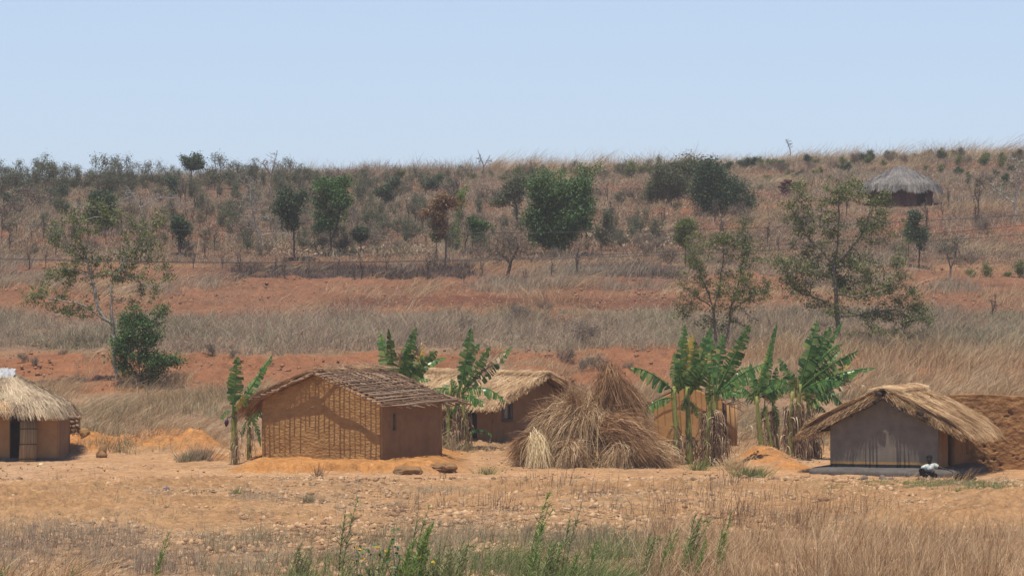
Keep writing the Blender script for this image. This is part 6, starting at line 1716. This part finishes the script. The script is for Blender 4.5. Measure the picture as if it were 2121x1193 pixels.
# ------------------------------------------------------------------ the seated person
def person():
    Y = 112.0; p0 = P(1922, 997, Y); zg = gh(p0.x, Y); s = 1.06
    K = 1 / F * Y
    def J(px, py, dy):      # joint from its place in the picture and its depth before the hips
        return Vector(((px - 1922) * K, dy, ZC - (py - CY) * K - zg))
    root = empty('person', (p0.x, Y, zg), 'seated person in a white patterned shirt and black trousers, one arm stretched out', 'person')
    pel = J(1921, 984, .05)
    pts = {'pel': (pel, .15), 'spine': (J(1924, 974, .03), .135), 'chest': (J(1926, 966, .0), .15), 'neck': (J(1925.5, 960.5, .0), .055), 'head0': (J(1925, 957.5, -.01), .075), 'head1': (J(1924.5, 953, -.02), .098), 'head2': (J(1925, 948.5, .0), .100), 'head3': (J(1925.3, 945.6, .01), .070),
           'shL': (J(1937, 964, 0), .062), 'elL': (J(1950, 969, -.10), .046), 'wrL': (J(1963, 972.5, -.16), .030), 'haL': (J(1966, 974, -.17), .026),
           'shR': (J(1915, 966, 0), .062), 'elR': (J(1910, 976, -.08), .046), 'wrR': (J(1920, 983, -.28), .030), 'haR': (J(1923, 984, -.31), .026),
           'hipR': (J(1914, 985, .0), .09), 'knR': (J(1904.5, 971, -.38), .074), 'anR': (J(1913, 993.5, -.50), .042), 'toR': (J(1912, 996.2, -.66), .032),
           'hipL': (J(1928, 985, .0), .09), 'knL': (J(1934, 982, -.42), .068), 'anL': (J(1930, 993.5, -.52), .042), 'toL': (J(1931, 996.2, -.68), .032)}
    ed = [('pel', 'spine'), ('spine', 'chest'), ('chest', 'neck'), ('neck', 'head0'), ('head0', 'head1'), ('head1', 'head2'), ('head2', 'head3'), ('chest', 'shL'), ('shL', 'elL'), ('elL', 'wrL'), ('wrL', 'haL'),
          ('chest', 'shR'), ('shR', 'elR'), ('elR', 'wrR'), ('wrR', 'haR'), ('pel', 'hipR'), ('hipR', 'knR'), ('knR', 'anR'), ('anR', 'toR'), ('pel', 'hipL'), ('hipL', 'knL'), ('knL', 'anL'), ('anL', 'toL')]
    def skin(name, keys, edges, mat, grow=0.0, extra=None, parent=root, sub=2):
        keys = list(keys); me = bpy.data.meshes.new(name)
        V = [pts[k][0][:] for k in keys]; Rr = [pts[k][1] + grow for k in keys]; E = [(keys.index(a), keys.index(b)) for a, b in edges]
        for (base, chain) in (extra or []):
            last = keys.index(base)
            for (q, r_) in chain:
                V.append(q[:]); Rr.append(r_); E.append((last, len(V) - 1)); last = len(V) - 1
        me.from_pydata(V, E, []); o = bpy.data.objects.new(name, me); COL.objects.link(o)
        m = o.modifiers.new('skin', 'SKIN'); m.use_smooth_shade = True
        for k, r_ in enumerate(Rr): me.skin_vertices[0].data[k].radius = (r_, r_)
        me.skin_vertices[0].data[0].use_root = True
        su = o.modifiers.new('sub', 'SUBSURF'); su.levels = sub; su.render_levels = sub
        me.materials.append(mat); o.parent = parent
        return o
    fingers = []
    for hk, d, lat in (('haL', Vector((.9, -.25, -.35)), Vector((.2, .95, .1))), ('haR', Vector((.6, -.5, -.6)), Vector((.6, .5, .3)))):
        h = pts[hk][0]; d = d.normalized(); lat = lat.normalized()
        for k, (off, ln) in enumerate([(-.033, .062), (-.011, .074), (.011, .070), (.033, .052)]):
            b = h + lat * off + d * .035; dn = Vector((0, 0, -1))
            fingers.append((hk, [(b, .0095), (b + d * ln * .45, .0085), (b + d * ln * .8 + dn * .015, .008), (b + d * ln * .98 + dn * .034, .007)]))
        b = h - lat * .03 + d * .0; fingers.append((hk, [(b, .011), (b - lat * .022 + d * .03, .0095), (b - lat * .02 + d * .055, .008)]))
    body = skin('body', pts.keys(), ed, M['skin'], -.012, fingers)
    # face: nose, ears, eyes, mouth modelled on the head and joined as one head piece
    hd = pts['head1'][0]; fr = Vector((0, -1, 0)); g = G()
    def blob(c, s_):
        rs = np.random.RandomState(1); gg = G(); 
        import bmesh
        bm = bmesh.new(); bmesh.ops.create_icosphere(bm, subdivisions=2, radius=1); V = np.array([v.co[:] for v in bm.verts]); T_ = np.array([[v.index for v in f.verts] for f in bm.faces]); bm.free()
        g.add(V * np.array(s_) + np.array(c[:]), None, T_)
    blob(hd + Vector((0, -.094, .012)), (.018, .020, .026))
    blob(hd + Vector((0, -.088, -.030)), (.028, .012, .009))
    for sx in (-1, 1): blob(hd + Vector((sx * .092, .0, .018)), (.012, .020, .032))
    g.build('face', M['skin_light'], root, True)
    g = G()
    for sx in (-1, 1): blob(hd + Vector((sx * .034, -.083, .035)), (.013, .009, .008))
    g.build('eyes', M['hair'], root, True)
    g = G(); hc = (pts['head2'][0] + pts['head3'][0]) / 2
    blob(hc + Vector((0, .016, .004)), (.104, .105, .090)); o = g.build('hair', M['hair'], root, True)
    skin('shirt', ['chest', 'spine', 'shL', 'elLs', 'shR', 'elRs', 'collar'] if False else ['chest', 'spine', 'shL', 'shR', 'pel'], [('chest', 'spine'), ('chest', 'shL'), ('chest', 'shR'), ('spine', 'pel')], M['shirt'], .022,
         [('shL', [(pts['shL'][0].lerp(pts['elL'][0], .6), .075)]), ('shR', [(pts['shR'][0].lerp(pts['elR'][0], .7), .078)])])
    skin('trousers', ['pel', 'hipR', 'knR', 'anR', 'hipL', 'knL', 'anL'], [('pel', 'hipR'), ('hipR', 'knR'), ('knR', 'anR'), ('pel', 'hipL'), ('hipL', 'knL'), ('knL', 'anL')], M['trousers'], .018)
    # small stick held in the outstretched hand
    g = G(); h = pts['haL'][0]
    tube_path(g, [h + Vector((-.03, -.02, .01)), h + Vector((.06, -.04, -.02)), h + Vector((.14, -.05, -.12)), h + Vector((.16, -.05, -.30))], [.007, .007, .006, .004], 5)
    o = g.build('stick', M['dark_wood']); o.location = root.location; tag(o, 'thin dark stick held in the outstretched hand of the seated person', 'stick')
person()
# dark sloping block at the right end of the plinth, and tufts blown before it
def end_block():
    p = ground_pt(2006, 999); k = p.y / F; g = G()
    xs = np.linspace(-26, 24, 12) * k; pr = np.array([12, 17, 20, 21, 21, 20, 19, 17, 14, 11, 7, 2]) * k
    V = []
    for y in (0, .12, .5, .7):
        for x, h in zip(xs, pr): V.append([x, y, h * (.75 if y in (0, .7) else 1)])
    V = np.array(V); b = V.copy(); b[:, 2] = -.05
    n = 12; i = (np.arange(n - 1)[None] + np.arange(3)[:, None] * n).reshape(-1); q = np.stack([i, i + 1, i + 1 + n, i + n], -1)
    j = np.arange(n - 1); N = len(V)
    Q = np.concatenate([q, np.stack([j, j + 1, j + 1 + N, j + N], -1), np.stack([j, j + 1, j + 1 + N, j + N], -1) + 3 * n])
    e = np.arange(3) * n
    Q = np.concatenate([Q, np.stack([e, e + n, e + n + N, e + N], -1), np.stack([e, e + n, e + n + N, e + N], -1) + n - 1])
    g.add(np.concatenate([V, b]), Q)
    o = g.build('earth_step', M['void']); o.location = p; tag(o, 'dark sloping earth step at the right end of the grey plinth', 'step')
end_block()
for px, py, h, lb in [(1880, 998, 22, 'tawny grass tuft just left of the seated person'), (1948, 1000, 26, 'blurred golden tuft at the right knee of the seated person'), (1968, 1001, 24, 'short golden tuft before the plinth beside the knee tuft'),
                  (1985, 1003, 38, 'feathery grass plume before the dark step, left of a pair'), (2000, 1003, 36, 'feathery grass plume before the dark step, right of a pair'), (1840, 1001, 16, 'wispy straw tuft near the small dark stones')]:
    clump(px, py, h, 14, 26, 'thatch_gold', lb, .005, .5)

# ------------------------------------------------------------------ haze over the whole valley
def haze():
    x0, x1, y0, y1, z0, z1 = -1510, 1510, -210, 3010, -4, 30
    V = [(x, y, z) for z in (z0, z1) for y in (y0, y1) for x in (x0, x1)]
    o = mesh_np('haze', V, [[0, 2, 3, 1], [4, 5, 7, 6], [0, 1, 5, 4], [1, 3, 7, 5], [3, 2, 6, 7], [2, 0, 4, 6]])
    m = bpy.data.materials.new('haze'); m.use_nodes = True; nt = m.node_tree; nt.nodes.clear()
    out = nt.nodes.new('ShaderNodeOutputMaterial'); v = nt.nodes.new('ShaderNodeVolumePrincipled')
    v.inputs['Color'].default_value = (.86, .90, .96, 1); v.inputs['Density'].default_value = .00027; v.inputs['Anisotropy'].default_value = .1
    nt.links.new(v.outputs[0], out.inputs['Volume'])
    o.data.materials.append(m); tag(o, 'thin pale blue dry season haze', None, None, 'stuff')
haze()
for o in list(bpy.data.objects):
    if '_h' in o.keys(): del o['_h']
